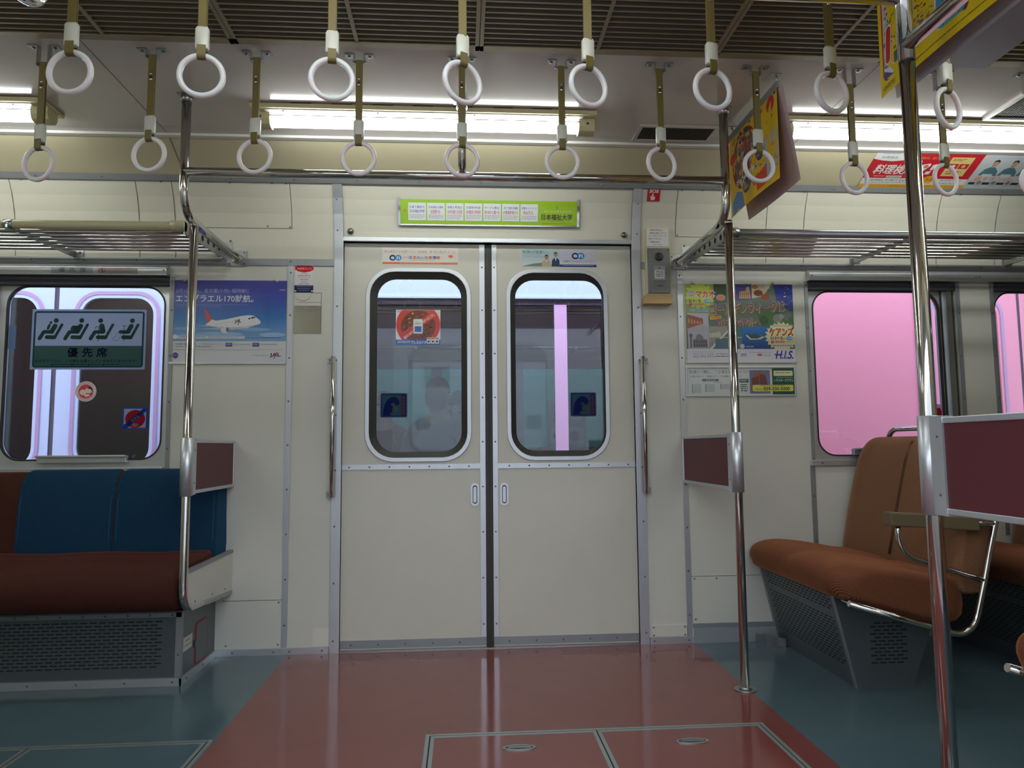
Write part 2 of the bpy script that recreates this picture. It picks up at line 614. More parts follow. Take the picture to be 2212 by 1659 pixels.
# ================================================================== the car body
W1 = (-2.115, -1.398, 0.79, 1.628)     # window openings x0 x1 z0 z1
W2 = (1.478, 2.195, 0.79, 1.628)
W3 = (2.385, 3.10, 0.79, 1.628)
DX, DZ = 0.65, 1.785                   # door opening

fl = MB()
fl.use(M['red_floor']).box(-0.862, 0.887, YN, 0.07, -0.06, 0)
fl.use(M['teal_floor']).box(XL, -0.862, YN, 0.07, -0.06, 0).box(0.887, XR, YN, 0.07, -0.06, 0)
struct('floor', fl)

wb = MB().use(M['cream'])
T = 0.06
wb.box(XL, W1[0], 0, T, 0, 1.70)
wb.box(W1[0], W1[1], 0, T, 0, W1[2]).box(W1[0], W1[1], 0, T, W1[3], 1.70)
wb.box(W1[1], -DX, 0, T, 0, 1.70)
wb.box(DX, W2[0], 0, T, 0, 1.70)
wb.box(W2[0], W2[1], 0, T, 0, W2[2]).box(W2[0], W2[1], 0, T, W2[3], 1.70)
wb.box(W2[1], W3[0], 0, T, 0, 1.70)
wb.box(W3[0], W3[1], 0, T, 0, W3[2]).box(W3[0], W3[1], 0, T, W3[3], 1.70)
wb.box(W3[1], XR, 0, T, 0, 1.70)
# curved part above, left and right of the door, and the panel over the door
struct('wall_back', wb)
wb = MB().use(M['upper'])
def curved(mb, x0, x1, prof, dy=0.0, th=0.02):
    a = [(x0, p[0] + dy, p[1]) for p in prof] + [(x0, prof[-1][0] + dy + th, prof[-1][1] + 0.01), (x0, th + 0.04, prof[0][1])]
    b = [(x1, q[1], q[2]) for q in a]
    mb.loft([a, b], True, False)
curved(wb, XL, -DX, CURVE)
curved(wb, DX, XR, CURVE)
over = [(-0.006, DZ)] + [p for p in CURVE if p[1] > 1.80]
curved(wb, -DX, DX, over, 0.006)
wb.use(M['coving'])
a = [(XL, p[0], p[1]) for p in COVE] + [(XL, COVE[1][0], 2.2), (XL, 0.04, 2.2), (XL, 0.04, 2.03)]
wb.loft([a, [(XR, q[1], q[2]) for q in a]], True, False)
# thin seams between the panels
wb.use(M['cream_seam'])
def yc(z):
    for (a, b), (c, d) in zip(CURVE, CURVE[1:]):
        if b <= z <= d:
            return a + (c - a) * (z - b) / (d - b)
    return 0
def seam_v(x, z0, z1, wd=0.0022, n=6):
    for k in range(n):
        za, zb = z0 + (z1 - z0) * k / n, z0 + (z1 - z0) * (k + 1) / n
        ya, yb = yc(za) - 0.0012, yc(zb) - 0.0012
        wb.hexa([(x, ya, za), (x + wd, ya, za), (x + wd, ya + 0.003, za), (x, ya + 0.003, za)],
                [(x, yb, zb), (x + wd, yb, zb), (x + wd, yb + 0.003, zb), (x, yb + 0.003, zb)])
for x in (-2.05, -1.378, -1.53, -0.876):
    seam_v(x, 1.705 if x < -0.9 else 1.838, 2.028)
for x in (0.855, 1.283, 1.463, 2.11, 2.4):
    seam_v(x, 1.822 if x < 1.0 else 1.705, 2.028)
wb.box(-1.33, -0.874, yc(1.838) - 0.0012, 0, 1.836, 1.838)
wb.box(0.855, 1.20, yc(1.822) - 0.0012, 0, 1.820, 1.822)
wb.box(-1.14, -0.892, -0.0008, 0.001, 0.224, 0.226)
wb.box(0.886, 1.20, -0.0008, 0.001, 0.284, 0.286)
# rivets that hold the panels
wb.use(M['rivet'])
for x in (-1.33, -1.13, -0.95, -0.89, -1.42, -2.0, 0.875, 0.97, 1.27, 1.45, 1.70, 1.95, 2.2):
    wb.dome((x, yc(2.02) - 0.001, 2.018), (0, -1, 0.4), 0.004, 0.002, 8, 2)
for x, z in ((-0.884, 1.843), (-0.98, 1.845), (0.865, 1.828), (1.278, 1.84), (-0.905, 0.215), (1.0, 0.275), (0.9, 0.275), (0.9, 0.10), (-0.905, 0.04), (-1.12, 0.04)):
    wb.dome((x, yc(z) - 0.001, z), (0, -1, 0), 0.004, 0.002, 8, 2)
struct('wall_upper', wb)

wo = MB().use(mat('maroon_car_outside', rgb(104, 34, 50), 0.4))
for x0, x1, z0, z1 in ((XL, W1[0], -0.9, 2.25), (W1[0], W1[1], -0.9, W1[2]), (W1[0], W1[1], W1[3], 2.25), (W1[1], -DX, -0.9, 2.25), (-DX, DX, 1.80, 2.25), (-DX, DX, -0.9, -0.01),
                       (DX, W2[0], -0.9, 2.25), (W2[0], W2[1], -0.9, W2[2]), (W2[0], W2[1], W2[3], 2.25), (W2[1], W3[0], -0.9, 2.25), (W3[0], W3[1], -0.9, W3[2]), (W3[0], W3[1], W3[3], 2.25), (W3[1], XR, -0.9, 2.25)):
    wo.box(x0, x1, 0.078, 0.10, z0, z1)
struct('wall_outside', wo)
struct('wall_left', MB().box(XL - 0.06, XL, YN, 0.06, 0, 2.2), M['cream'])
struct('wall_right', MB().box(XR, XR + 0.06, YN, 0.06, 0, 2.2), M['cream'])
wf = MB().use(M['upper'])
wf.box(XL, XR, YN - 0.05, YN, 1.80, 2.2)
wf.box(XL, -1.0, YN - 0.05, YN, 0, 1.80).box(1.0, XR, YN - 0.05, YN, 0, 1.80)
wf.use(M['coving']).hexa([(XL, YN, 2.03), (XR, YN, 2.03), (XR, YN + 0.078, 2.03), (XL, YN + 0.078, 2.03)],
                         [(XL, YN, 2.14), (XR, YN, 2.14), (XR, YN + 0.285, 2.14), (XL, YN + 0.285, 2.14)])
struct('wall_front', wf)

# ceiling: two glossy sheets with the louvre channel between them
LY0, LY1 = -0.961, -1.349
ce = MB().use(M['ceil'])
ce.box(XL, XR, LY0, -0.285, CZ, CZ + 0.02)
ce.box(XL, XR, YN + 0.285, LY1, CZ, CZ + 0.02)
ce.use(M['dark']).box(XL, XR, LY1 - 0.02, LY0 + 0.02, 2.235, 2.25)
ce.box(XL, XR, LY0, LY0 + 0.012, CZ + 0.02, 2.235).box(XL, XR, LY1 - 0.012, LY1, CZ + 0.02, 2.235)
ce.use(M['white']).box(XL, XR, YN - 0.05, 0.10, 2.25, 2.30)
ce.use(M['cream_seam'])
for x in (-1.311, 1.285):
    ce.box(x, x + 0.0025, LY0, -0.285, CZ - 0.0006, CZ + 0.001)
    ce.hexa([(x, -0.285, 2.1385), (x + 0.0025, -0.285, 2.1385), (x + 0.0025, -0.283, 2.14), (x, -0.283, 2.14)],
            [(x, -0.078, 2.0285), (x + 0.0025, -0.078, 2.0285), (x + 0.0025, -0.076, 2.03), (x, -0.076, 2.03)])
ce.use(M['ceil_flat']).box(1.283, 1.647, LY1, LY0, CZ - 0.012, CZ + 0.01)
struct('ceiling', ce)

def slats_unit(x0, x1, mid):
    t = thing('ceiling_grille', None, 'ceiling grille', ((x0 + x1) / 2, LY0, CZ))
    f = MB()
    f.box(x0, x1, LY0 - 0.028, LY0, CZ - 0.004, CZ + 0.016).box(x0, x1, LY1, LY1 + 0.028, CZ - 0.004, CZ + 0.016)
    f.box(x0, x0 + 0.012, LY1, LY0, CZ - 0.004, CZ + 0.012).box(x1 - 0.012, x1, LY1, LY0, CZ - 0.004, CZ + 0.012)
    for xm in mid:
        f.box(xm - 0.006, xm + 0.006, LY1, LY0, CZ - 0.003, CZ + 0.01)
    f.build('frame', M['louvre'], t)
    s = MB()
    y = LY0 - 0.046
    while y > LY1 + 0.03:
        # each blade: a thin plate tilted so that the lower edge looks towards the door side
        s.use(M['louvre']).box(x0 + 0.012, x1 - 0.012, y - 0.001, y + 0.0035, CZ - 0.002, CZ)  # lip in the lighter metal, its lit edge put into the colour
        s.use(M['blade']).hexa([(x0 + 0.012, y, CZ), (x1 - 0.012, y, CZ), (x1 - 0.012, y + 0.0025, CZ), (x0 + 0.012, y + 0.0025, CZ)],
               [(x0 + 0.012, y - 0.014, CZ + 0.024), (x1 - 0.012, y - 0.014, CZ + 0.024), (x1 - 0.012, y - 0.0115, CZ + 0.024), (x0 + 0.012, y - 0.0115, CZ + 0.024)])
        y -= 0.0262
    s.build('slats', None, t)
    return t
GR = [(-2.38, -1.606, (-2.0,), 'louvred ceiling grille at the end over the blue bench'),
      (-1.604, -0.836, (-1.222,), 'louvred ceiling grille above the left drop tube'),
      (-0.834, -0.067, (-0.451,), 'louvred ceiling grille over the left door leaf'),
      (-0.065, 0.704, (0.315,), 'louvred ceiling grille over the right door leaf'),
      (0.706, 1.281, (1.077,), 'louvred ceiling grille just behind the big yellow hanging poster'),
      (1.649, 2.42, (2.03,), 'short visible louvred grille beyond the flat grey ceiling panel')]
for x0, x1, mid, lb in GR:
    tag(slats_unit(x0, x1, mid), lb, 'ceiling grille', 'louvred ceiling grilles')

# trims -----------------------------------------------------------------
def rivet_row(mb, pts, n=(0, -1, 0), r=0.0042):
    mb.use(M['rivet'])
    for p in pts:
        mb.dome(p, n, r, 0.0022, 8, 2)
    mb.use(M['alu'])

tn = [0]
def trim(mb, bevel=0.0012):
    tn[0] += 1
    return struct('trim_%d' % tn[0], mb, None, bevel)

for x0, x1, zt in ((-0.891, -0.867, 1.70), (0.860, 0.884, 1.665)):
    t = MB().use(M['alu']).box(x0, x1, -0.005, 0.0, 0.02, zt)
    rivet_row(t, [((x0 + x1) / 2, -0.005, 0.12 + 0.19 * k) for k in range(9) if 0.12 + 0.19 * k < zt - .02])
    trim(t, 0)
# jambs of the door, following the curve of the wall
for s in (-1, 1):
    t = MB().use(M['alu'])
    prof = [(0, 0.0)] + CURVE[:-1] + [(-0.074, 2.024)]
    xa, xb = s * 0.650, s * 0.690
    ra = [(xa, p[0] - 0.008, p[1]) for p in prof]; rb = [(xb, p[0] - 0.008, p[1]) for p in prof]
    rc = [(xb, p[0] + 0.004, p[1]) for p in prof]; rd = [(xa, p[0] + 0.05, p[1]) for p in prof]
    for k in range(len(prof) - 1):
        t.hexa([ra[k], rb[k], rc[k], rd[k]], [ra[k + 1], rb[k + 1], rc[k + 1], rd[k + 1]])
    rivet_row(t, [(s * 0.675, -0.008, 0.05 + 0.24 * k) for k in range(7)] + [(s * 0.675, yc(1.83) - 0.008, 1.83), (s * 0.675, yc(1.96) - 0.008, 1.96)])
    trim(t, 0)
t = MB().use(M['alu']).box(-0.65, 0.65, -0.014, 0.03, 1.785, 1.802)
t.use(M['rivet']).dome((-0.619, -0.012, 1.829), (0, -1, 0), 0.014, 0.009, 14, 4).dome((0.616, -0.012, 1.826), (0, -1, 0), 0.014, 0.009, 14, 4)
trim(t, 0)
# rail at the foot of the curved panels
for x0, x1 in ((XL, -0.69), (0.69, XR)):
    t = MB().use(M['alu_dull']).box(x0, x1, -0.006, 0.0, 1.672, 1.702)
    rivet_row(t, [(x0 + 0.1 + 0.22 * k, -0.006, 1.69) for k in range(int((x1 - x0) / 0.22)) if not 0.7 < x0 + 0.1 + 0.22 * k < 0.82])
    trim(t, 0)
# window headers
for x0, x1 in ((XL, -1.402), (1.475, XR)):
    t = MB().use(M['alu']).hexa([(x0, -0.030, 1.618), (x1, -0.030, 1.618), (x1, 0, 1.618), (x0, 0, 1.618)],
                                [(x0, -0.030, 1.652), (x1, -0.030, 1.652), (x1, 0, 1.674), (x0, 0, 1.674)])
    rivet_row(t, [((x1 - 0.012) if x0 < 0 else x0 + 0.012, -0.03, 1.64)] + ([(2.28, -0.03, 1.64), (2.30, -0.03, 1.64)] if x0 > 0 else []))
    trim(t, 0.003)
# rail along the cove (upper poster rail) and at the ceiling edge
t = MB().use(M['alu_dull'])
t.hexa([(XL, -0.086, 2.020), (XR, -0.086, 2.020), (XR, -0.06, 2.020), (XL, -0.06, 2.020)],
       [(XL, -0.102, 2.044), (XR, -0.102, 2.044), (XR, -0.08, 2.044), (XL, -0.08, 2.044)])
rivet_row(t, [(XL + 0.12 + 0.27 * k, -0.094, 2.03) for k in range(27)])
trim(t, 0)
t = MB().use(M['white']).box(XL, XR, -0.298, -0.27, 2.128, 2.1395)
trim(t, 0.002)
# pillar strips by the windows and the posters
for x0, x1, z0, z1 in ((-1.393, -1.376, 0.44, 1.615), (1.452, 1.474, 0.0, 0.77), (1.462, 1.477, 0.77, 1.618), (2.196, 2.215, 0.44, 1.618), (2.365, 2.384, 0.44, 1.618)):
    t = MB().use(M['alu_dull']).box(x0, x1, -0.004, 0.0, z0, z1)
    rivet_row(t, [((x0 + x1) / 2, -0.004, z0 + 0.03 + 0.2 * k) for k in range(int((z1 - z0) / 0.2) + 1)])
    trim(t, 0)
# sills
for x0, x1 in ((W1[0], W1[1]), (1.455, W2[1]), (W3[0], W3[1])):
    t = MB().use(M['alu']).box(x0, x1, -0.012, 0.0, 0.766, 0.792)
    rivet_row(t, [(x0 + 0.05 + 0.2 * k, -0.012, 0.779) for k in range(4)])
    trim(t, 0.002)

bs = MB().use(M['alu'])
bs.box(-1.16, -0.692, -0.010, 0.0, 0.0, 0.026)
rivet_row(bs, [(x, -0.010, 0.013) for x in (-1.09, -0.92, -0.855, -0.72)])
struct('baseboard_left', bs)
bs = MB().use(M['alu'])
bs.box(0.692, 0.884, -0.010, 0.0, 0.0, 0.026).box(0.884, 1.30, -0.012, 0.0, 0.0, 0.062)
bs.use(M['cream']).box(0.70, 0.858, -0.004, 0.0, 0.030, 0.078).use(M['alu'])
rivet_row(bs, [(0.71, -0.010, 0.014), (0.865, -0.010, 0.014), (0.71, -0.004, 0.07), (0.85, -0.004, 0.07), (0.71, -0.004, 0.036), (0.85, -0.004, 0.036)])
bs.use(M['alu_dull']).box(0.884, 1.30, -0.007, 0.0, 0.062, 0.082)
# the corner piece where the skirting meets the seat base
bs.use(M['steel'])
pth = [(1.16, -0.02), (1.205, -0.025), (1.225, -0.05), (1.235, -0.085), (1.255, -0.11)]
for p, q in zip(pth, pth[1:]):
    bs.hexa([(p[0], p[1], 0.0), (q[0], q[1], 0.0), (q[0] + 0.003, q[1] + 0.003, 0.0), (p[0] + 0.003, p[1] + 0.003, 0.0)],
            [(p[0], p[1], 0.034), (q[0], q[1], 0.034), (q[0] + 0.003, q[1] + 0.003, 0.034), (p[0] + 0.003, p[1] + 0.003, 0.034)])
struct('baseboard_right', bs)

# windows ---------------------------------------------------------------
def window(n, W, gl, tilt_handle):
    x0, x1, z0, z1 = W
    root = MB().use(M['alu'])
    out = atY(rrect(x0, x1, z0, z1, 0.004), 0.018); inn = atY(rrect(gl[0], gl[1], gl[2], gl[3], 0.085), 0.018)
    root.frame(out, inn, (0, 0.03, 0))
    o = tag(root.build('window_%d' % n, M['alu_dull']), None, None, kind='structure')
    g = MB().prism(atY(rrect(gl[0] - 0.002, gl[1] + 0.002, gl[2] - 0.002, gl[3] + 0.002, 0.086), 0.030), (0, 0.004, 0))
    g.build('glass', M['glass'], o)
    MB().frame(atY(rrect(gl[0], gl[1], gl[2], gl[3], 0.085), 0.0165), atY(rrect(gl[0] + 0.007, gl[1] - 0.007, gl[2] + 0.007, gl[3] - 0.007, 0.079), 0.0165), (0, 0.012, 0)).build('gasket', M['rubber'], o)
    MB().box(x0, x1, -0.004, 0.016, 1.578, 1.617).build('roller_blind', M['blind'], o, 0.003)
    if tilt_handle:
        h = MB().box(tilt_handle[0], tilt_handle[1], -0.006, 0.017, 0.812, 0.842)
        h.box(tilt_handle[0], tilt_handle[1], -0.020, -0.004, 0.836, 0.845)
        h.build('lift_handle', M['alu'], o, 0.002)
    return o
window(1, W1, (-2.085, -1.418, 0.822, 1.580), (-1.918, -1.552))
window(2, W2, (1.503, 2.125, 0.808, 1.580), (1.66, 1.95))
window(3, W3, (2.395, 3.06, 0.808, 1.580), None)
# slim sash edge at the far side of the second window
t = MB().use(M['steel']).box(2.150, 2.176, 0.0, 0.018, 0.80, 1.578).use(M['rubber']).box(2.177, 2.186, 0.004, 0.018, 0.80, 1.578)
t.box(2.128, 2.134, 0.010, 0.018, 0.80, 1.578)
trim(t, 0)

# doors -----------------------------------------------------------------
def door(n, x0, x1, gl, fr, stile, handle_x):
    yd = 0.018
    root = MB().use(M['door_cream'])
    root.frame(atY(rrect(x0, x1, 0.004, DZ - 0.002, 0.001), yd), atY(rrect(fr[0] + .01, fr[1] - .01, fr[2] + .01, fr[3] - .01, 0.11), yd), (0, 0.03, 0))
    o = tag(root.build('door_%d' % n), None, None, kind='structure')
    loop = lambda b, d, r: atY(rrect(b[0] + d, b[1] - d, b[2] + d, b[3] - d, r), 0)
    sh = lambda L, y: [(p[0], y, p[2]) for p in L]
    MB().frame(sh(loop(fr, 0, 0.125), yd - 0.006), sh(loop(fr, 0.019, 0.108), yd - 0.006), (0, 0.012, 0)).build('window_frame', M['alu'], o, 0.002)
    inner = atY(rrect(gl[0], gl[1], gl[2], gl[3], 0.085), yd + 0.014)
    MB().frame(sh(loop(fr, 0.019, 0.108), yd - 0.003), inner, (0, 0.012, 0)).build('gasket', M['rubber'], o)
    MB().prism(atY(rrect(gl[0] - .004, gl[1] + .004, gl[2] - .004, gl[3] + .004, 0.088), yd + 0.016), (0, 0.004, 0)).build('glass', M['glass'], o)
    st = MB().use(M['alu']).box(stile[0], stile[1], yd - 0.004, yd, 0.045, DZ - 0.004)
    rivet_row(st, [((stile[0] + stile[1]) / 2, yd - 0.004, 0.10 + 0.197 * k) for k in range(9)], r=0.004)
    st.build('edge_strip', None, o)
    ed = (stile[1], stile[1] + 0.016) if x0 < -0.1 else (stile[0] - 0.016, stile[0])
    MB().box(ed[0], ed[1], yd, yd + 0.026, 0.004, DZ - 0.004).build('rubber_edge', M['rubber'], o)
    a, b = (x0, stile[0]) if x0 < -0.1 else (stile[1], x1)
    md = MB().use(M['alu']).box(a, b, yd - 0.004, yd, 0.770, 0.792)
    rivet_row(md, [(a + (b - a) * (0.08 + 0.14 * k), yd - 0.004, 0.781) for k in range(7)], r=0.004)
    md.build('middle_rail', None, o)
    kp = MB().use(M['alu_dull']).box(x0, x1, yd - 0.003, yd, 0.010, 0.043)
    rivet_row(kp, [(x0 + (x1 - x0) * (0.1 + 0.18 * k), yd - 0.003, 0.025) for k in range(5)], r=0.004)
    kp.build('kick_plate', None, o)
    h = MB().use(M['alu'])
    h.frame(atY(rrect(handle_x - 0.019, handle_x + 0.019, 0.606, 0.706, 0.0185), yd - 0.004), atY(rrect(handle_x - 0.010, handle_x + 0.010, 0.616, 0.696, 0.0098), yd - 0.004), (0, 0.004, 0))
    h.use(M['rubber']).frame(atY(rrect(handle_x - 0.010, handle_x + 0.010, 0.616, 0.696, 0.0098), yd - 0.003), atY(rrect(handle_x - 0.007, handle_x + 0.007, 0.621, 0.691, 0.0068), yd - 0.001), (0, 0.003, 0))
    h.use(M['alu']).prism(atY(rrect(handle_x - 0.007, handle_x + 0.007, 0.621, 0.691, 0.0068), yd - 0.0006), (0, 0.0006, 0))
    h.build('finger_pull', None, o)
    return o
door(1, -0.668, -0.0225, (-0.504, -0.128, 0.846, 1.624), (-0.553, -0.084, 0.802, 1.671), (-0.046, -0.0225), -0.070)
door(2, 0.0105, 0.668, (0.117, 0.517, 0.846, 1.624), (0.075, 0.540, 0.802, 1.671), (0.0105, 0.032), 0.060)
sill = MB().use(M['steel']).box(-0.65, 0.65, -0.002, 0.06, -0.001, 0.0035)
sill.use(M['rubber']).box(-0.008, 0.004, 0.0, 0.02, 0.0035, 0.02)
trim(sill, 0)

# ================================================================== outside
struct('ground', MB().box(-14, 14, 0.15, 14, -1.15, -1.10), M['concrete'])
struct('platform', MB().box(-14, 14, -9.0, YN - 0.08, -0.30, -0.04), M['concrete'])
cn = MB().box(-14, 14, -4.7, YN - 0.35, 3.0, 3.1)  # unseen roof added to block sky light on the camera side
struct('sky_block_roof', cn, M['sky_block_roof'])
struct('bounce_wall', MB().box(-14, 14, -9.1, -9.0, -0.3, 4.0), M['bounce_mat'])  # unseen wall added to hold back sky and bounce soft light inside

# ================================================================== hand straps
def make_strap(long):
    """one hanging ring with its bracket; origin at the ceiling"""
    t = thing('hand_strap', 'x', 'hand strap')
    e = 0.036 if long else 0.0
    b = MB().use(M['steel'])
    for s in (-1, 1):
        b.box(s * 0.018, s * 0.046, -0.012, 0.012, -0.004, 0.0)
        b.box(s * 0.015, s * 0.018, -0.010, 0.010, -0.030 - e, 0.0)
    b.cyl((-0.022, 0, -0.022 - e), (0.022, 0, -0.022 - e), 0.004, 10)
    b.use(M['rivet'])
    for s in (-1, 1):
        b.dome((s * 0.033, 0, -0.004), (0, 0, -1), 0.006, 0.004, 8, 3)
    b.build('bracket', None, t)
    w2 = 0.0105
    st = MB().use(M['strap'])
    st.box(-w2, w2, -0.0055, -0.0025, -0.225 - e, -0.022 - e)
    st.box(-w2, w2, 0.0025, 0.0055, -0.225 - e, -0.022 - e)
    st.box(-w2, w2, -0.0055, 0.0055, -0.024 - e, -0.017 - e)
    st.build('strap', None, t, 0.001)
    bk = MB().use(M['chrome'])
    bk.dome((0, -0.0055, -0.083 - e), (0, -1, 0), 0.005, 0.004, 10, 3)
    bk.dome((0, -0.0055, -0.102 - e), (0, -1, 0), 0.006, 0.005, 10, 3)
    bk.box(-0.0035, 0.0035, -0.008, -0.0055, -0.105 - e, -0.092 - e)
    bk.build('buckle', None, t)
    sl = MB().use(M['sleeve'])
    pr = [(-0.0145, -0.007), (0.0145, -0.007), (0.0165, -0.004), (0.0165, 0.004), (0.0145, 0.007), (-0.0145, 0.007), (-0.0165, 0.004), (-0.0165, -0.004)]
    sl.loft([[(x * k, y * k, z - e) for x, y in pr] for z, k in ((-0.220, 0.8), (-0.226, 1.0), (-0.274, 1.0), (-0.279, 0.95))])
    sl.build('sleeve', None, t)
    lp = MB().use(M['strap'])
    zc, R = -0.295 - e, 0.0102
    pts = [(-R, -0.270 - e)] + [(R * cos(pi + pi * k / 8), zc + R * sin(pi + pi * k / 8)) for k in range(9)] + [(R, -0.270 - e)]
    pts_in = [(p[0] * 0.74, p[1] if k in (0, len(pts) - 1) else zc + (p[1] - zc) * 0.74) for k, p in enumerate(pts)]
    for k in range(len(pts) - 1):
        p, q, pi_, qi = pts[k], pts[k + 1], pts_in[k], pts_in[k + 1]
        lp.hexa([(-w2, p[0], p[1]), (w2, p[0], p[1]), (w2, pi_[0], pi_[1]), (-w2, pi_[0], pi_[1])],
                [(-w2, q[0], q[1]), (w2, q[0], q[1]), (w2, qi[0], qi[1]), (-w2, qi[0], qi[1])])
    lp.build('loop', None, t)
    rg = MB().use(M['ring'])
    rc = zc - 0.0515
    rg.tube([(0.0515 * cos(2 * pi * k / 44), 0, rc + 0.0515 * sin(2 * pi * k / 44)) for k in range(44)], 0.0072, 14, closed=True)
    rg.build('ring', None, t)
    return t
proto = {False: make_strap(False), True: make_strap(True)}
used = {False: 0, True: 0}
FAR = [(-1.440, 1, -14, 'wall-side hand strap farthest left, beside the end of the bench lamp'),
       (-1.108, 0, -10, 'wall-side hand strap between the end of the first lamp and the drop tube'),
       (-0.782, 0, -8, 'wall-side hand strap at the left end of the lamp over the doors'),
       (-0.455, 0, 0, 'wall-side hand strap over the door leaf with the red round sticker'),
       (-0.122, 0, 8, 'wall-side hand strap in front of the middle hanger of the overhead rail'),
       (0.207, 0, 0, 'wall-side hand strap over the right end of the green banner'),
       (0.538, 0, 18, 'wall-side hand strap under the small ceiling vent'),
       (0.870, 0, 6, 'wall-side hand strap in front of the middle yellow hanging poster'),
       (1.199, 1, 12, 'wall-side hand strap with a long bracket in front of the red wall poster'),
       (1.522, 1, 16, 'wall-side hand strap whose ring overlaps the edge between the two cove posters'),
       (1.846, 1, 0, 'wall-side hand strap farthest right, cut by the edge of the view')]
NEAR = [(-1.086, 0, -4, 'camera-side hand strap farthest left, near the end of the bench lamp'),
        (-0.771, 0, 6, 'camera-side hand strap whose ring is above the top of the left drop tube'),
        (-0.450, 0, 8, 'camera-side hand strap before the left half of the lamp over the doors'),
        (-0.120, 0, 30, 'camera-side hand strap twisted on its strap at the middle hanger'),
        (0.205, 0, 22, 'camera-side hand strap before the right end of the lamp over the doors'),
        (0.534, 0, 14, 'camera-side hand strap at the top of the right drop tube'),
        (0.857, 0, 18, 'camera-side hand strap before the left end of the lamp over the seats'),
        (1.178, 1, 24, 'camera-side hand strap hanging under the big yellow poster')]
for row, y, g in ((FAR, -0.907, 'hand straps along the wall side'), (NEAR, -1.403, 'hand straps along the camera side')):
    for x, lg, rz, lb in row:
        lg = bool(lg)
        o = proto[lg] if not used[lg] else dup(proto[lg])
        used[lg] += 1
        o.location = (x, y, CZ)
        o['label'] = lb; o['group'] = g
        for k in kids(o):
            if k.name.split('.')[0] in ('ring', 'loop'):
                k.rotation_euler = (0, 0, radians(rz))
            if k.name.split('.')[0] == 'sleeve':
                k.rotation_euler = (0, 0, radians(rz * 0.4))

# ================================================================== rails and poles
PR = 0.0165
PY = -0.611
def flange_wall(mb, x, y, z, s=1):
    mb.use(M['steel']).box(x - 0.042, x + 0.042, y, y - s * 0.006, z - 0.034, z + 0.034)
    mb.use(M['rivet'])
    for a in (-1, 1):
        for b in (-1, 1):
            mb.dome((x + a * 0.032, y - s * 0.006, z + b * 0.025), (0, -s, 0), 0.004, 0.003, 8, 2)
    mb.use(M['chrome']).cyl((x, y - s * 0.006, z), (x, y - s * 0.03, z), 0.021, 16)

def ceiling_foot(name, x, y, root):
    b = MB().use(M['steel']).cyl((x, y, CZ - 0.028), (x, y, CZ), 0.021, 18)
    b.box(x - 0.03, x + 0.03, y - 0.016, y + 0.016, CZ - 0.004, CZ)
    b.use(M['rivet']).dome((x, y - 0.021, CZ - 0.014), (0, -1, 0), 0.004, 0.003, 8, 2)
    return b.build(name, None, root)

def overhead(label, y, wall_y, xl, xr, s, zr, za):
    """rail across the doorway hung from the ceiling, with an arm to the wall at either end"""
    t = thing('overhead_rail', label, 'grab rail', ((xl + xr) / 2, y, CZ))
    MB().cyl((xl, y, zr), (xr, y, zr), PR, 18).build('cross_rail', M['chrome'], t)
    for x in (xl, xr):
        p = [(x, y, CZ - 0.02)] + bend((x, y, CZ - 0.02), (x, y, za), (x, wall_y, za), 0.11, 10) + [(x, wall_y - s * 0.006, za)]
        MB().tube(p, PR, 18).build('drop_tube', M['chrome'], t)
        ceiling_foot('ceiling_foot', x, y, t)
        f = MB(); flange_wall(f, x, wall_y, za, s); f.build('wall_plate', None, t)
    xm = (xl + xr) / 2
    MB().cyl((xm, y, zr), (xm, y, CZ - 0.02), PR * 0.9, 18).build('middle_hanger', M['chrome'], t)
    ceiling_foot('ceiling_foot', xm, y, t)
    return t
overhead('bright steel overhead grab rail across the doorway on the wall side', PY, -0.001, -1.113, 0.868, 1, 1.855, 1.702)
# the same on the camera side: only its ends are in view
t = thing('overhead_rail', 'steel overhead grab rail close to the camera, with a rail running towards it', 'grab rail', (0, -1.70, CZ))
MB().cyl((-0.98, -1.70, 1.862), (0.868, -1.70, 1.862), PR, 18).build('cross_rail', M['chrome'], t)
for x, za, y in ((-0.965, 1.742, -1.735), (0.868, 1.748, -1.70)):
    if x < 0:
        p = [(x, y, CZ - 0.02)] + bend((x, y, CZ - 0.02), (x, y, za), (x, YN, za), 0.075, 10) + [(x, YN + 0.02, za)]
    else:
        p = [(x, y, CZ - 0.02), (x, y, za - 0.035)]
        MB().cyl((x, y, za), (x, YN + 0.02, za), PR, 18).build('arm', M['chrome'], t)
    MB().tube(p, PR * 1.05, 18).build('drop_tube', M['chrome'], t)
    ceiling_foot('ceiling_foot', x, y, t)

def pole(label, x, y, z0, z1, foot=True, r=0.0155):
    t = thing('grab_pole', label, 'grab pole', (x, y, z0))
    MB().cyl((x, y, z0), (x, y, z1), r, 20).build('tube', M['chrome'], t)
    c = MB().use(M['chrome']).cyl((x, y, z1 - 0.004), (x, y, z1 + 0.012), r * 0.93, 20)
    c.use(M['rivet']).cyl((x, y, z1 - 0.0015), (x, y, z1 + 0.0005), r * 1.04, 20)
    c.build('joint_collar', None, t)
    if foot:
        f = MB().use(M['steel']).cyl((x, y, 0), (x, y, 0.004), 0.038, 24).cyl((x, y, 0.004), (x, y, 0.012), 0.021, 20)
        f.build('floor_flange', None, t)
    return t
pole('polished grab pole standing on the floor flange before the wall-side brown seat', 0.873, PY, 0.0, 1.690)
pole('thick polished grab pole in front of everything, beside the big maroon board', 0.868, -1.70, 0.0, 1.712, r=0.0165)

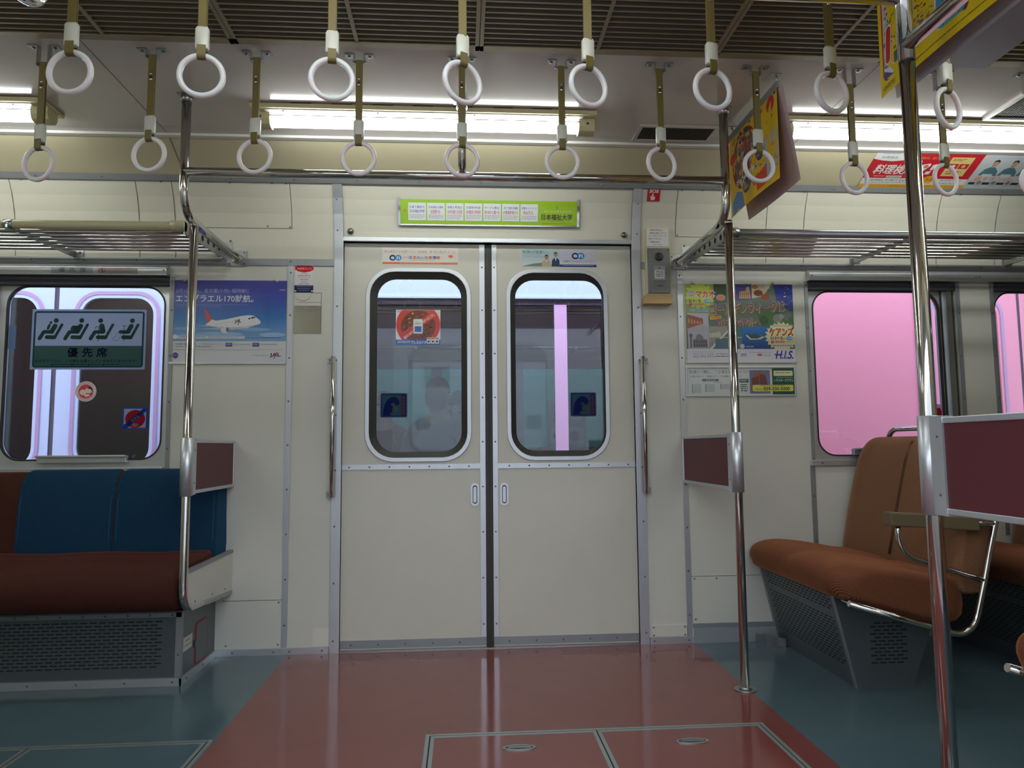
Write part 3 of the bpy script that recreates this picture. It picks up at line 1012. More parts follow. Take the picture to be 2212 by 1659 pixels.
# seat end of the blue bench: pole that bends into the foot of a cream panel
XE, YE = -1.113, -0.505
t = thing('seat_end_rail', 'bent steel pole with cream panel closing the end of the blue bench', 'grab pole', (XE, YE, 0.28))
p = [(XE, YE, 1.690)] + bend((XE, YE, 1.690), (XE, YE, 0.300), (XE, 0.0, 0.262), 0.085, 10) + [(XE, -0.001, 0.262)]
MB().tube(p, 0.0155, 20).build('tube', M['chrome'], t)
pn = MB().use(M['cream']).prism([(XE, -0.498, 0.33), (XE, -0.49, 0.312), (XE, -0.455, 0.305), (XE, -0.003, 0.272), (XE, -0.003, 0.428), (XE, -0.498, 0.424)], (0.012, 0, 0))
rv = [(XE + 0.012, y, 0.30 + (y + 0.42) * -0.06 + 0.012) for y in (-0.42, -0.24, -0.09)]
pn.use(M['rivet'])
for q in rv: pn.dome(q, (1, 0, 0), 0.004, 0.003, 8, 2)
pn.build('end_panel', None, t)
MB().prism([(XE - 0.003, -0.498, 0.424), (XE - 0.003, -0.003, 0.428), (XE - 0.003, -0.003, 0.440), (XE - 0.003, -0.498, 0.436)], (0.018, 0, 0)).build('top_strip', M['alu_dull'], t, 0.001)

def board(label, x, yp, yw, z0, z1, face, matp):
    """partition board between a pole and the wall; face = +1 when the clamp's flat leaf is on +x"""
    t = thing('partition_board', label, 'partition board', (x, (yp + yw) / 2, z0))
    s = 1 if yw > yp else -1
    MB().box(x - 0.008, x + 0.008, yp + s * 0.045, yw - s * 0.003, z0 + 0.012, z1 - 0.012).build('panel', matp, t)
    e = MB().use(M['alu'])
    e.box(x - 0.011, x + 0.011, yp + s * 0.04, yw - s * 0.002, z1 - 0.014, z1 - 0.001).box(x - 0.011, x + 0.011, yp + s * 0.04, yw - s * 0.002, z0 + 0.001, z0 + 0.014)
    e.box(x - 0.011, x + 0.011, yw - s * 0.010, yw - s * 0.001, z0 + 0.001, z1 - 0.001)
    e.build('edge_strip', None, t, 0.002)
    c = MB().use(M['alu'])
    n = 20; r = 0.0225
    ring = [(x + r * cos(2 * pi * k / n), yp + r * sin(2 * pi * k / n)) for k in range(n)]
    c.loft([[(a, b, z0 - 0.004) for a, b in ring], [(a, b, z1 + 0.004) for a, b in ring]])
    c.box(x - 0.0125, x + 0.0125, yp, yp + s * 0.058, z0 - 0.002, z1 + 0.002)
    c.use(M['rivet'])
    for z in (z0 + 0.04, z1 - 0.04):
        for f in (-1, 1):
            c.dome((x + f * 0.0125, yp + s * 0.042, z), (f, 0, 0), 0.0035, 0.002, 8, 2)
    c.build('pole_clamp', None, t)
    return t
board('brownish maroon partition board above the end of the blue bench', XE, YE, -0.001, 0.703, 0.903, 1, M['maroon'])
board('small maroon partition board on the wall beside the doors, under the building notice', 0.873, PY, -0.001, 0.697, 0.906, -1, M['maroon'])
board('large dark maroon partition board next to the camera-side pole', 0.868, -1.70, YN + 0.02, 0.718, 0.918, -1, M['maroon'])

# handrails beside the doors
for s, lb in ((-1, 'slim vertical steel handrail at the door edge beside the mirror plate'), (1, 'slim vertical steel handrail at the door edge below the emergency box')):
    x = s * 0.683
    t = thing('door_handrail', lb, 'handrail', (x, -0.04, 0.66))
    MB().cyl((x, -0.040, 0.655), (x, -0.040, 1.262), 0.0105, 16).build('bar', M['chrome'], t)
    for z in (0.668, 1.248):
        b = MB().use(M['steel']).tube([(x, -0.040, z), (x + s * 0.014, -0.028, z), (x + s * 0.016, -0.0005, z)], 0.007, 10)
        b.box(x + s * 0.004, x + s * 0.03, -0.004, 0.0, z - 0.012, z + 0.012)
        b.build('bracket', None, t, 0.001)

# ================================================================== luggage racks
def rack(label, x0, x1, brackets, front_mat, endx, sgn):
    t = thing('luggage_rack', label, 'luggage rack', ((x0 + x1) / 2, -0.25, 1.70))
    MB().cyl((x0, -0.452, 1.705), (x1, -0.452, 1.705), 0.0165, 18).build('front_tube', front_mat, t)
    for k in range(6):
        y = -0.385 + 0.066 * k
        MB().cyl((x0, y, 1.700 + 0.005 * k), (x1, y, 1.700 + 0.005 * k), 0.0085, 12).build('rack_bar', M['chrome'], t)
    for bx in brackets:
        b = MB().use(M['steel'])
        b.prism([(bx - 0.004, -0.47, 1.688), (bx - 0.004, -0.002, 1.700), (bx - 0.004, -0.002, 1.728), (bx - 0.004, -0.06, 1.722), (bx - 0.004, -0.47, 1.700)], (0.008, 0, 0))
        b.box(bx - 0.012, bx + 0.036, -0.006, -0.0005, 1.704, 1.738)
        b.cyl((bx - 0.016, -0.452, 1.705), (bx + 0.016, -0.452, 1.705), 0.0185, 18)
        b.use(M['rivet']).dome((bx + 0.022, -0.006, 1.721), (0, -1, 0), 0.006, 0.004, 8, 2)
        b.build('bracket', None, t)
    # end plate with a row of round holes, screwed to the wall
    e = MB().use(M['steel'])
    e.prism([(endx, -0.455, 1.674), (endx, -0.002, 1.700), (endx, -0.002, 1.744), (endx, -0.455, 1.722)], (sgn * 0.004, 0, 0))
    e.box(endx - 0.034, endx + 0.034, -0.005, -0.0008, 1.70, 1.79)
    e.use(M['rivet'])
    for a, z in ((-0.024, 1.78), (0.024, 1.78), (-0.024, 1.71), (0.024, 1.71)):
        e.dome((endx + a, -0.005, z), (0, -1, 0), 0.005, 0.003, 8, 2)
    e.use(M['slot'])
    for k in range(6):
        y = -0.40 + 0.064 * k
        for f in (endx - 0.0006 if sgn > 0 else endx - 0.0046, endx + 0.0046 if sgn > 0 else endx + 0.0006):
            e.prism([(f, y + 0.012 * cos(2 * pi * j / 14), 1.702 + 0.005 * k + 0.012 * sin(2 * pi * j / 14)) for j in range(14)], (0.0003, 0, 0))
    e.build('end_plate', None, t)
    MB().use(front_mat).cyl((endx - sgn * 0.0, -0.452, 1.705), (endx + sgn * 0.05, -0.452, 1.705), 0.021, 18).build('end_cap', None, t)
rack('steel tube luggage rack over the blue bench, with a cream front tube', XL, -1.17, (-1.80, -2.45), M['brass'], -1.166, -1)
rack('all steel tube luggage rack over the brown seats and travel poster', 0.925, XR, (1.70, 2.45), M['steel'], 0.922, 1)

# ================================================================== lamps
def lamp(x0, x1, y, label, flip=1):
    t = thing('fluorescent_lamp', label, 'ceiling lamp', ((x0 + x1) / 2, y, CZ), 'fluorescent ceiling lamps')
    f = flip
    h = MB().use(M['beige'])
    yb, ya = y - f * 0.075, y + f * 0.075
    h.hexa([(x0, yb + f * 0.008, CZ - 0.016), (x1, yb + f * 0.008, CZ - 0.016), (x1, ya - f * 0.008, CZ - 0.016), (x0, ya - f * 0.008, CZ - 0.016)],
           [(x0, yb, CZ - 0.003), (x1, yb, CZ - 0.003), (x1, ya, CZ - 0.003), (x0, ya, CZ - 0.003)])
    h.use(M['slot'])
    k = x0 + 0.15
    while k < x1 - 0.16:
        h.box(k, k + 0.075, yb - 0.0005, yb + 0.02, CZ - 0.0032, CZ - 0.0002)
        k += 0.15
    h.build('housing', None, t)
    r = MB().use(M['white']).box(x0 + 0.05, x1 - 0.05, y - 0.055, y + 0.055, CZ - 0.0185, CZ - 0.016)
    r.use(M['rivet'])
    for q in (0.09, 0.36, 0.64, 0.91):
        r.dome((x0 + (x1 - x0) * q, y - f * 0.045, CZ - 0.0185), (0, 0, -1), 0.004, 0.003, 8, 2)
    r.build('reflector', None, t)
    MB().cyl((x0 + 0.062, y, CZ - 0.043), (x1 - 0.062, y, CZ - 0.043), 0.019, 20).build('tube', M['tube'], t)
    MB().cyl((x0 + 0.06, y - f * 0.034, CZ - 0.030), (x1 - 0.06, y - f * 0.034, CZ - 0.030), 0.0018, 8).build('guard_wire', M['rivet'], t)
    for xe, s in ((x0 + 0.03, 1), (x1 - 0.03, -1)):
        c = MB().use(M['beige'])
        pr = [(-0.034, -0.016), (0.034, -0.016), (0.034, -0.045), (0.026, -0.062), (0.010, -0.068), (-0.010, -0.068), (-0.026, -0.062), (-0.034, -0.045)]
        c.prism([(xe - s * 0.028, y + a, CZ + b) for a, b in pr], (s * 0.062, 0, 0))
        c.use(M['rivet']).dome((xe, y - f * 0.034, CZ - 0.035), (0, -f, 0), 0.006, 0.004, 10, 3)
        c.build('tube_holder', None, t, 0.003)
LY = -0.500
for x0, x1, lb in ((-2.93, -1.635, 'fluorescent lamp over the blue bench, cut by the edge of the view'),
                   (-0.905, 0.392, 'long fluorescent lamp over the double doors'),
                   (1.118, 2.415, 'fluorescent lamp over the brown seats beside the yellow posters')):
    lamp(x0, x1, LY, lb, 1)
    lamp(x0, x1, -1.81, lb.replace('fluorescent lamp', 'camera-side fluorescent lamp'), -1)

# vents in the ceiling
def vent(label, x0, x1, y0, y1, frame_mat, lip):
    t = thing('ceiling_vent', label, 'ceiling vent', ((x0 + x1) / 2, (y0 + y1) / 2, CZ))
    a = lambda d, z: [(x0 + d, y0 + d, z), (x1 - d, y0 + d, z), (x1 - d, y1 - d, z), (x0 + d, y1 - d, z)]
    MB().frame(a(0, CZ - lip), a(0.016, CZ - lip), (0, 0, lip)).build('frame', frame_mat, t, 0.001)
    g = MB().use(M['slot']).box(x0 + 0.016, x1 - 0.016, y0 + 0.016, y1 - 0.016, CZ - 0.002, CZ)
    g.use(M['mesh'])
    n = int((y1 - y0 - 0.03) / 0.009)
    for k in range(n + 1):
        y = y0 + 0.016 + k * 0.009
        g.box(x0 + 0.014, x1 - 0.014, y, y + 0.0045, CZ - 0.004, CZ - 0.002)
    n = int((x1 - x0 - 0.03) / 0.012)
    for k in range(n + 1):
        x = x0 + 0.016 + k * 0.012
        g.box(x, x + 0.004, y0 + 0.014, y1 - 0.014, CZ - 0.005, CZ - 0.0035)
    g.build('grille', None, t)
vent('small dark ceiling vent above the right door corner', 0.585, 0.912, -0.463, -0.322, M['ceil'], 0.006)
vent('white framed ceiling vent past the end of the lamp at the far right', 1.925, 2.50, -0.93, -0.584, M['white'], 0.012)

# ================================================================== seats
def round_end(d, r):
    return 1.0 if d >= r else sqrt(max(0.0, 1 - (1 - d / r) ** 2))

def loft_along(mb, axis, prof, a0, a1, r0, r1, minscale=0.55, dip=None, keep=None, n_mid=10):
    """profile (p, z) lofted along x or y, with softened ends"""
    st = []
    L = a1 - a0
    for k in range(8): st.append(r0 * (1 - cos(pi / 2 * k / 7)))
    for k in range(1, n_mid): st.append(r0 + (L - r0 - r1) * k / n_mid)
    for k in range(8): st.append(L - r1 * (1 - cos(pi / 2 * (7 - k) / 7)))
    cp = sum(p[0] for p in prof) / len(prof); cz = sum(p[1] for p in prof) / len(prof)
    if keep: cp, cz = keep
    rings = []
    for d in st:
        s = min(round_end(d, r0), round_end(L - d, r1))
        s = minscale + (1 - minscale) * s
        dz = dip(a0 + d) if dip else 0
        ring = []
        for p, z in prof:
            q = cp + (p - cp) * s; h = cz + (z - cz) * s + (dz if z > cz else 0)
            ring.append((a0 + d, q, h) if axis == 'x' else (q, a0 + d, h))
        rings.append(ring)
    return mb.loft(rings, True, True)

def smooth_prof(pts, n=3):
    """Catmull-Rom through a closed list"""
    out = []
    N = len(pts)
    for i in range(N):
        p0, p1, p2, p3 = pts[i - 1], pts[i], pts[(i + 1) % N], pts[(i + 2) % N]
        for k in range(n):
            t = k / n
            out.append(tuple(0.5 * ((2 * p1[j]) + (-p0[j] + p2[j]) * t + (2 * p0[j] - 5 * p1[j] + 4 * p2[j] - p3[j]) * t * t + (-p0[j] + 3 * p1[j] - 3 * p2[j] + p3[j]) * t ** 3) for j in (0, 1)))
    return out

def slots(mb, P, U, V, rows, cols, pitch_u, pitch_v, lu, lv):
    """staggered slots of a perforated panel: P corner, U along, V up (unit vectors)"""
    P, U, V = Vector(P), Vector(U), Vector(V)
    N = U.cross(V)
    mb.use(M['slot'])
    for r in range(rows):
        for c in range(cols):
            o = P + U * ((c + (0.5 if r % 2 else 0)) * pitch_u) + V * (r * pitch_v)
            mb.add([o + N * 0.0006, o + U * lu + N * 0.0006, o + U * lu + V * lv + N * 0.0006, o + V * lv + N * 0.0006], [(0, 1, 2, 3)])

# the long bench on the left
XB = -1.128
t = thing('bench_seat', 'long bench seat with blue priority back covers and a brown cushion', 'bench seat', (-1.9, -0.3, 0))
backp = smooth_prof([(-0.125, 0.40), (-0.132, 0.52), (-0.122, 0.66), (-0.098, 0.745), (-0.06, 0.776), (-0.022, 0.755), (-0.012, 0.60), (-0.012, 0.42)])
b1 = MB(); loft_along(b1, 'x', backp, XL + 0.02, XB - 0.01, 0.05, 0.02, 0.9, n_mid=6)
b1.build('backrest', M['redbrown'], t)
def cover(x0, x1):
    cp = smooth_prof([(-0.130, 0.405), (-0.138, 0.52), (-0.128, 0.665), (-0.103, 0.752), (-0.06, 0.784), (-0.016, 0.762), (-0.006, 0.60), (-0.006, 0.42)])
    c = MB(); loft_along(c, 'x', cp, x0, x1, 0.018, 0.018, 0.93, keep=(-0.05, 0.50), n_mid=6)
    o = c.build('back_cover', M['blue'], t)
    for x in (x0 + 0.012, x1 - 0.012):
        MB().tube([(x, -0.133, 0.44), (x, -0.1395, 0.52), (x, -0.1305, 0.655), (x, -0.106, 0.742), (x, -0.06, 0.7815)], 0.0022, 6).build('stitched_seam', M['blue_piping'], o)
cover(-1.532, XB); cover(-1.912, -1.536)
cushp = smooth_prof([(-0.445, 0.288), (-0.492, 0.310), (-0.508, 0.362), (-0.490, 0.412), (-0.43, 0.438), (-0.32, 0.449), (-0.20, 0.452), (-0.125, 0.445), (-0.115, 0.30), (-0.28, 0.286)])
def bdip(x):
    return -0.006 * (1 + cos((x + 1.34) * 2 * pi / 0.43)) * 0.5 + 0.003
cu = MB(); loft_along(cu, 'x', cushp, XL + 0.02, XB - 0.006, 0.05, 0.035, 0.86, dip=bdip, n_mid=26)
cu.build('seat_cushion', M['redbrown'], t)
bf = MB().use(M['basegrey']).box(XL + 0.01, -1.166, -0.364, -0.002, 0.0, 0.268)
bf.use(M['alu_dull']).box(XL + 0.01, -1.166, -0.367, -0.364, 0.246, 0.262).box(-1.186, -1.164, -0.367, -0.350, 0.03, 0.262)
rivet_row(bf, [(-1.20 - 0.08 * k, -0.367, 0.254) for k in range(12)] + [(-1.175, -0.367, 0.11)])
slots(bf, (-1.245 - 24 * 0.0335, -0.3642, 0.066), (1, 0, 0), (0, 0, 1), 14, 24, 0.0335, 0.0125, 0.026, 0.0042)
bf.build('seat_base', None, t)
sk = MB().use(M['alu']).box(XL + 0.01, -1.158, -0.374, -0.364, 0.0, 0.028).box(-1.166, -1.156, -0.374, -0.011, 0.0, 0.027)
rivet_row(sk, [(-1.19 - 0.17 * k, -0.374, 0.015) for k in range(10)])
sk.use(M['rivet'])
for y in (-0.33, -0.16): sk.dome((-1.156, y, 0.015), (1, 0, 0), 0.0045, 0.003, 8, 2)
sk.build('skirting', None, t)
hx = -1.166
loopYZ = lambda d, r: [(hx, p[0], p[1]) for p in rrect(-0.225 + d, -0.095 - d, 0.028 + d, 0.190 - d, r)]
hd = MB().use(M['redline']).frame(loopYZ(0, 0.02), loopYZ(0.007, 0.014), (0.002, 0, 0))
hd.use(M['basegrey']).prism(loopYZ(0.007, 0.014), (0.003, 0, 0))
hd.use(M['rivet']).box(hx, hx + 0.006, -0.238, -0.226, 0.10, 0.125)
hd.build('access_flap', None, t)
lbp = Sheet((hx + 0.002, -0.345, 0.112), (0, 0.085, 0), (0, 0, 0.05), (0, 0, 85, 50), 0.0015, (196, 194, 186))
lbp.bars(18, 12, 60, 22, 1, (90, 88, 84)); lbp.bars(8, 30, 78, 40, 1, (110, 108, 100))
lbp.build('label_plate', t)

def cross_seat():
    """transverse double seat facing the doors; y from the wall (0) towards the aisle (negative)"""
    t = thing('cross_seat', 'x', 'train seat', (1.45, -0.40, 0))
    cp = smooth_prof([(1.175, 0.330), (1.138, 0.352), (1.126, 0.392), (1.150, 0.428), (1.23, 0.447), (1.36, 0.436), (1.50, 0.410), (1.600, 0.392), (1.610, 0.27), (1.52, 0.238), (1.34, 0.282)])
    def dip(y):
        return 0.007 - 0.009 * math.exp(-((y + 0.40) / 0.035) ** 2) - 0.004 * abs(y + 0.4)
    c = MB(); loft_along(c, 'y', cp, -0.79, -0.022, 0.09, 0.06, 0.62, dip=dip, n_mid=18)
    c.build('seat_cushion', M['brown'], t)
    bp = smooth_prof([(1.560, 0.36), (1.575, 0.50), (1.612, 0.66), (1.648, 0.80), (1.678, 0.868), (1.722, 0.893), (1.765, 0.868), (1.765, 0.76), (1.705, 0.55), (1.655, 0.36)])
    b = MB(); loft_along(b, 'y', bp, -0.785, -0.024, 0.075, 0.075, 0.80, keep=(1.66, 0.42), n_mid=12)
    br = b.build('backrest', M['brown_lit'], t)
    for y in (-0.398, -0.408):
        MB().tube([(1.5565, y, 0.43), (1.5735, y, 0.50), (1.6105, y, 0.66), (1.6465, y, 0.80), (1.676, y, 0.868), (1.721, y, 0.8945)], 0.0022, 6).build('stitched_seam', M['piping'], br)
    g = [(1.72, -0.16, 0.85)] + bend((1.72, -0.16, 0.85), (1.735, -0.17, 0.925), (1.735, -0.40, 0.925), 0.05, 8) + bend((1.735, -0.40, 0.925), (1.735, -0.64, 0.925), (1.72, -0.65, 0.85), 0.05, 8) + [(1.72, -0.65, 0.85)]
    MB().tube(g, 0.0105, 12).build('shoulder_handle', M['chrome'], t)
    # base: front panel leans forward, side towards the aisle
    bs = MB().use(M['basegrey'])
    F = [(1.270, -0.639, 0.0), (1.270, -0.004, 0.0), (1.195, -0.004, 0.338), (1.195, -0.639, 0.338)]
    B = [(1.475, -0.639, 0.0), (1.475, -0.004, 0.0), (1.575, -0.004, 0.26), (1.575, -0.639, 0.26)]
    bs.add(F + B, [(0, 1, 2, 3), (7, 6, 5, 4), (0, 3, 7, 4), (1, 5, 6, 2), (2, 6, 7, 3), (0, 4, 5, 1)])
    V = (Vector(F[3]) - Vector(F[0])).normalized(); U = Vector((0, -1, 0))
    Nn = U.cross(V)
    # raised edge at the corner
    bs.use(M['alu_dull'])
    for yy in (-0.639, -0.022):
        q = Vector((1.270, yy, 0.0)) + Nn * 0.0
        bs.hexa([q, q + Vector((0, 0.018, 0)), q + Vector((0, 0.018, 0)) + Nn * 0.003, q + Nn * 0.003],
                [q + V * 0.345, q + V * 0.345 + Vector((0, 0.018, 0)), q + V * 0.345 + Vector((0, 0.018, 0)) + Nn * 0.003, q + V * 0.345 + Nn * 0.003])
    slots(bs, Vector((1.270, -0.055, 0.0)) + V * 0.072, U, V, 15, 17, 0.0318, 0.0118, 0.022, 0.0045)
    slots(bs, Vector((1.270, -0.055, 0.0)) + V * 0.272, U, V, 5, 17, 0.0318, 0.0118, 0.022, 0.0045)
    slots(bs, (1.325, -0.6392, 0.085), (1, 0, 0), (0, 0, 1), 12, 4, 0.032, 0.0125, 0.024, 0.0045)
    bs.use(M['rivet'])
    for yy, k in ((-0.03, 0.30), (-0.32, 0.335), (-0.62, 0.335), (-0.32, 0.255), (-0.62, 0.12)):
        bs.dome(Vector((1.270, yy, 0)) + V * k, Nn, 0.005, 0.003, 8, 2)
    bs.build('seat_base', None, t)
    # armrest frame of bent tube at the aisle end
    ya = -0.808
    path = [(1.16, ya, 0.334), (1.40, ya, 0.262)] + bend((1.40, ya, 0.262), (1.585, ya, 0.206), (1.640, ya, 0.400), 0.09, 10) + [(1.640, ya, 0.400), (1.705, ya, 0.64)] + bend((1.705, ya, 0.64), (1.722, ya, 0.70), (1.722, ya + 0.06, 0.72), 0.03, 5)
    f = MB().use(M['chrome']).tube(path, 0.0105, 14)
    f.tube([(1.343, ya, 0.60), (1.345, ya, 0.56)] + bend((1.345, ya, 0.56), (1.350, ya, 0.490), (1.46, ya, 0.456), 0.06, 8) + [(1.638, ya, 0.400)], 0.009, 12)
    f.cyl((1.60, ya, 0.592), (1.694, ya, 0.588), 0.009, 12)
    f.cyl((1.19, ya, 0.325), (1.19, ya + 0.09, 0.325), 0.008, 10).cyl((1.50, ya, 0.238), (1.50, ya + 0.09, 0.25), 0.008, 10)
    f.build('armrest_frame', None, t)
    MB().hexa([(1.308, ya - 0.024, 0.588), (1.620, ya - 0.024, 0.566), (1.620, ya + 0.024, 0.566), (1.308, ya + 0.024, 0.588)],
              [(1.308, ya - 0.024, 0.634), (1.620, ya - 0.024, 0.612), (1.620, ya + 0.024, 0.612), (1.308, ya + 0.024, 0.634)]).build('arm_pad', M['armpad'], t, 0.005)
    return t
seat = cross_seat()
tag(seat, 'brown double seat facing the doors, in front of the pink window', 'train seat', 'brown double seats across the car')
dup(seat, (1.45 + 0.80, -0.40, 0), label='second brown double seat, directly behind the one in front of the pink window')
n3 = dup(seat, (1.45, YN + 0.40, 0), scale=(1, -1, 1), label='camera-side brown seat of which only the rounded cushion corner shows')

# ================================================================== floor hatches
def hatch(label, x0, x1, div, y0, y1, handles, n0):
    t = thing('floor_hatch', label, 'floor hatch', ((x0 + x1) / 2, (y0 + y1) / 2, 0))
    f = MB().use(M['hatch_alu'])
    w1, gap, w2 = 0.011, 0.004, 0.011
    f.box(x0, x1, y0 - w1, y0, 0, 0.0018).box(x0, x0 + w1, y1, y0 - w1, 0, 0.0018).box(x1 - w1, x1, y1, y0 - w1, 0, 0.0018).box(x0, x1, y1, y1 + w1, 0, 0.0018)
    f.use(M['slot']).box(x0 + w1, x1 - w1, y1 + w1, y0 - w1, 0, 0.0006)
    f.build('frame', None, t)
    xs = [x0 + w1] + list(div) + [x1 - w1]
    for a, b in zip(xs, xs[1:]):
        p = MB()
        a2, b2, c2, d2 = a + gap * (0.5 if a in div else 1), b - gap * (0.5 if b in div else 1), y1 + w1 + gap, y0 - w1 - gap
        p.use(M['hatch_alu'])
        L = lambda d, z: [(a2 + d, c2 + d, z), (b2 - d, c2 + d, z), (b2 - d, d2 - d, z), (a2 + d, d2 - d, z)]
        p.frame(L(0, 0.0002), L(w2, 0.0002), (0, 0, 0.0016))
        p.use(n0).box(a2 + w2, b2 - w2, c2 + w2, d2 - w2, 0.0002, 0.0012)
        lid = p.build('lid', None, t)
        if handles:
            hx = (a2 + b2) / 2 + 0.008
            hy = -1.029
            h = MB().use(M['hatch_alu'])
            loop = lambda e, z: [(hx + (0.048 + e) * cos(2 * pi * k / 28) * (1 if abs(cos(2 * pi * k / 28)) < 0.9 else 1), hy + (0.019 + e) * sin(2 * pi * k / 28), z) for k in range(28)]
            h.frame(loop(0, 0.0012), loop(-0.006, 0.0012), (0, 0, 0.003))
            h.use(M['slot']).prism(loop(-0.006, 0.0013), (0, 0, 0.0003))
            h.use(M['steel']).prism([(hx - 0.036, hy - 0.005, 0.0018), (hx + 0.036, hy - 0.005, 0.0018), (hx + 0.030, hy + 0.006, 0.0018), (hx - 0.030, hy + 0.006, 0.0018)], (0, 0, 0.0025))
            h.build('lift_ring', None, lid)
hatch('metal edged floor hatch with two lids in the red floor', -0.236, 0.806, (0.281,), -0.908, -1.52, True, M['red_floor'])
hatch('metal edged floor hatch in the grey green floor before the blue bench', -2.42, -0.867, (-1.90, -1.388), -0.888, -1.52, False, M['teal_floor'])

# ================================================================== emergency call box and small fittings
t = thing('emergency_call_box', 'grey emergency call box with a round speaker on the wall by the right door', 'call box', (0.767, 0, 1.5))
h = MB().use(M['boxcream']).box(0.712, 0.828, -0.030, 0.0, 1.545, 1.856)
h.build('housing', None, t, 0.003)
sh = MB().use(M['boxtan']).hexa([(0.693, -0.052, 1.500), (0.822, -0.052, 1.500), (0.822, 0, 1.500), (0.693, 0, 1.500)], [(0.703, -0.040, 1.545), (0.826, -0.040, 1.545), (0.826, 0, 1.545), (0.703, 0, 1.545)])
sh.build('lower_shelf', None, t, 0.002)
fp = MB().use(M['greybox']).box(0.716, 0.819, -0.040, -0.030, 1.552, 1.758)
fp.use(M['rivet'])
for a, b in ((0.724, 1.75), (0.811, 1.75), (0.728, 1.56), (0.811, 1.56)): fp.dome((a, -0.040, b), (0, -1, 0), 0.003, 0.002, 8, 2)
fp.build('front_plate', None, t, 0.002)
sp = MB().use(M['greybox']).frame(atY([(0.768 + 0.025 * cos(2 * pi * k / 24), 1.717 + 0.025 * sin(2 * pi * k / 24)) for k in range(24)], -0.0425), atY([(0.768 + 0.020 * cos(2 * pi * k / 24), 1.717 + 0.020 * sin(2 * pi * k / 24)) for k in range(24)], -0.0425), (0, 0.003, 0))
sp.use(M['rubber']).dome((0.768, -0.040, 1.717), (0, -1, 0), 0.020, 0.009, 20, 5)
sp.build('speaker', None, t)
fv = MB().use(M['alu_dull']).box(0.741, 0.797, -0.0425, -0.040, 1.607, 1.676).use(M['rivet']).dome((0.769, -0.0425, 1.667), (0, -1, 0), 0.004, 0.003, 8, 2).box(0.756, 0.784, -0.0435, -0.040, 1.583, 1.586)
fl_ = fv.build('talk_flap', None, t, 0.001)
q = wall_sheet(0.747, 0.791, 1.617, 1.657, -0.0432, (0, 0, 44, 40), 0.0006, (216, 216, 212)); q.bars(5, 5, 39, 36, 4, (100, 100, 104)); q.build('instruction_label', fl_)
q = wall_sheet(0.716, 0.818, 1.769, 1.853, -0.0315, (180, 642, 445, 862), 0.0012, (226, 224, 222))
q.text('非常の場合は', 218, 652, 372, 676, (176, 60, 66), 0.012).text('乗務員に連絡して下さい', 218, 692, 418, 710, (70, 66, 70), 0.01).text('みだりに車外へ出ることは', 200, 724, 420, 744, (140, 110, 112))
q.text('危険ですから', 202, 760, 356, 782, (176, 60, 66), 0.012).text('乗務員の指示に', 222, 800, 346, 818, (70, 66, 70), 0.01).text('従って下さい', 258, 834, 370, 852, (70, 66, 70))
q.build('notice_plate', t)

# ================================================================== printed things on the walls
# poster of an aeroplane
t = thing('aeroplane_poster', 'blue poster of a white aeroplane on the wall over the end of the blue bench', 'poster', (-1.14, 0, 1.24))
s = wall_sheet(-1.387, -0.895, 1.240, 1.604, -0.0025, (60, 290, 1605, 1375), 0.0015, (206, 206, 210))
top, md, bt = (74, 70, 156), (44, 88, 166), (120, 158, 196)
s.grad(60, 290, 1605, 560, top, (54, 76, 164)); s.grad(60, 560, 1605, 800, (54, 76, 164), (52, 112, 178)); s.grad(60, 800, 1605, 1095, (52, 112, 178), bt)
for x, y, a, b, c in ((250, 930, 170, 16, (120, 156, 196)), (700, 1000, 330, 26, (140, 172, 206)), (1180, 940, 220, 22, (126, 162, 200)), (1420, 1010, 180, 30, (146, 176, 208)), (380, 1010, 230, 24, (132, 166, 202))):
    s.disc(x, y, a, c, b)
s.text('2月1日から、名古屋(小牧)-福岡線に', 118, 402, 1098, 462, (176, 180, 214))
s.text('エンブラエル170就航。', 115, 482, 1155, 582, (222, 222, 228), 0.008)
s.bars(118, 612, 1090, 624, 1, (120, 134, 190)); s.bars(118, 636, 720, 648, 1, (120, 134, 190))
s.text('日本航空', 1508, 404, 1586, 424, (226, 228, 236))
s.poly([(400, 938), (700, 914), (880, 896), (885, 912), (760, 948), (620, 938)], (168, 172, 182))
s.poly([(395, 884), (530, 888), (610, 892), (540, 902)], (176, 178, 186))
s.poly([(520, 880), (560, 840), (596, 806), (660, 826), (800, 806), (1000, 762), (1100, 750), (1160, 757), (1226, 800), (1264, 842), (1244, 868), (1120, 910), (1000, 930), (880, 946), (800, 936), (610, 900)], (220, 220, 224))
s.poly([(600, 898), (800, 934), (880, 944), (1000, 928), (1120, 908), (1244, 868), (1120, 892), (1000, 904), (860, 914), (700, 904)], (176, 176, 184))
s.poly([(498, 676), (530, 688), (560, 740), (592, 782), (602, 812), (546, 860), (528, 800)], (204, 70, 62))
s.disc(782, 950, 56, (206, 206, 212), 40); s.disc(816, 944, 20, (92, 94, 104), 32); s.disc(1062, 912, 46, (196, 196, 202), 14)
s.poly([(1130, 776), (1178, 773), (1192, 786), (1132, 800)], (44, 46, 56)); s.poly([(1094, 790), (1120, 781), (1122, 802), (1090, 808)], (44, 46, 56))
for k in range(17): s.rect(650 + 15 * k, 872 - 2.6 * k, 655 + 15 * k, 880 - 2.6 * k, (110, 112, 124))
s.text('JAL', 906, 806, 1000, 866, (40, 44, 60), 0.02, 4); s.poly([(952, 884), (966, 800), (974, 800), (962, 884)], (60, 50, 60))
s.rect(92, 1024, 1048, 1062, (198, 206, 216)); s.disc(122, 1036, 30, (212, 216, 222)); s.bars(168, 1034, 530, 1054, 1, (110, 130, 160)); s.bars(560, 1030, 1040, 1056, 2, (120, 138, 166))
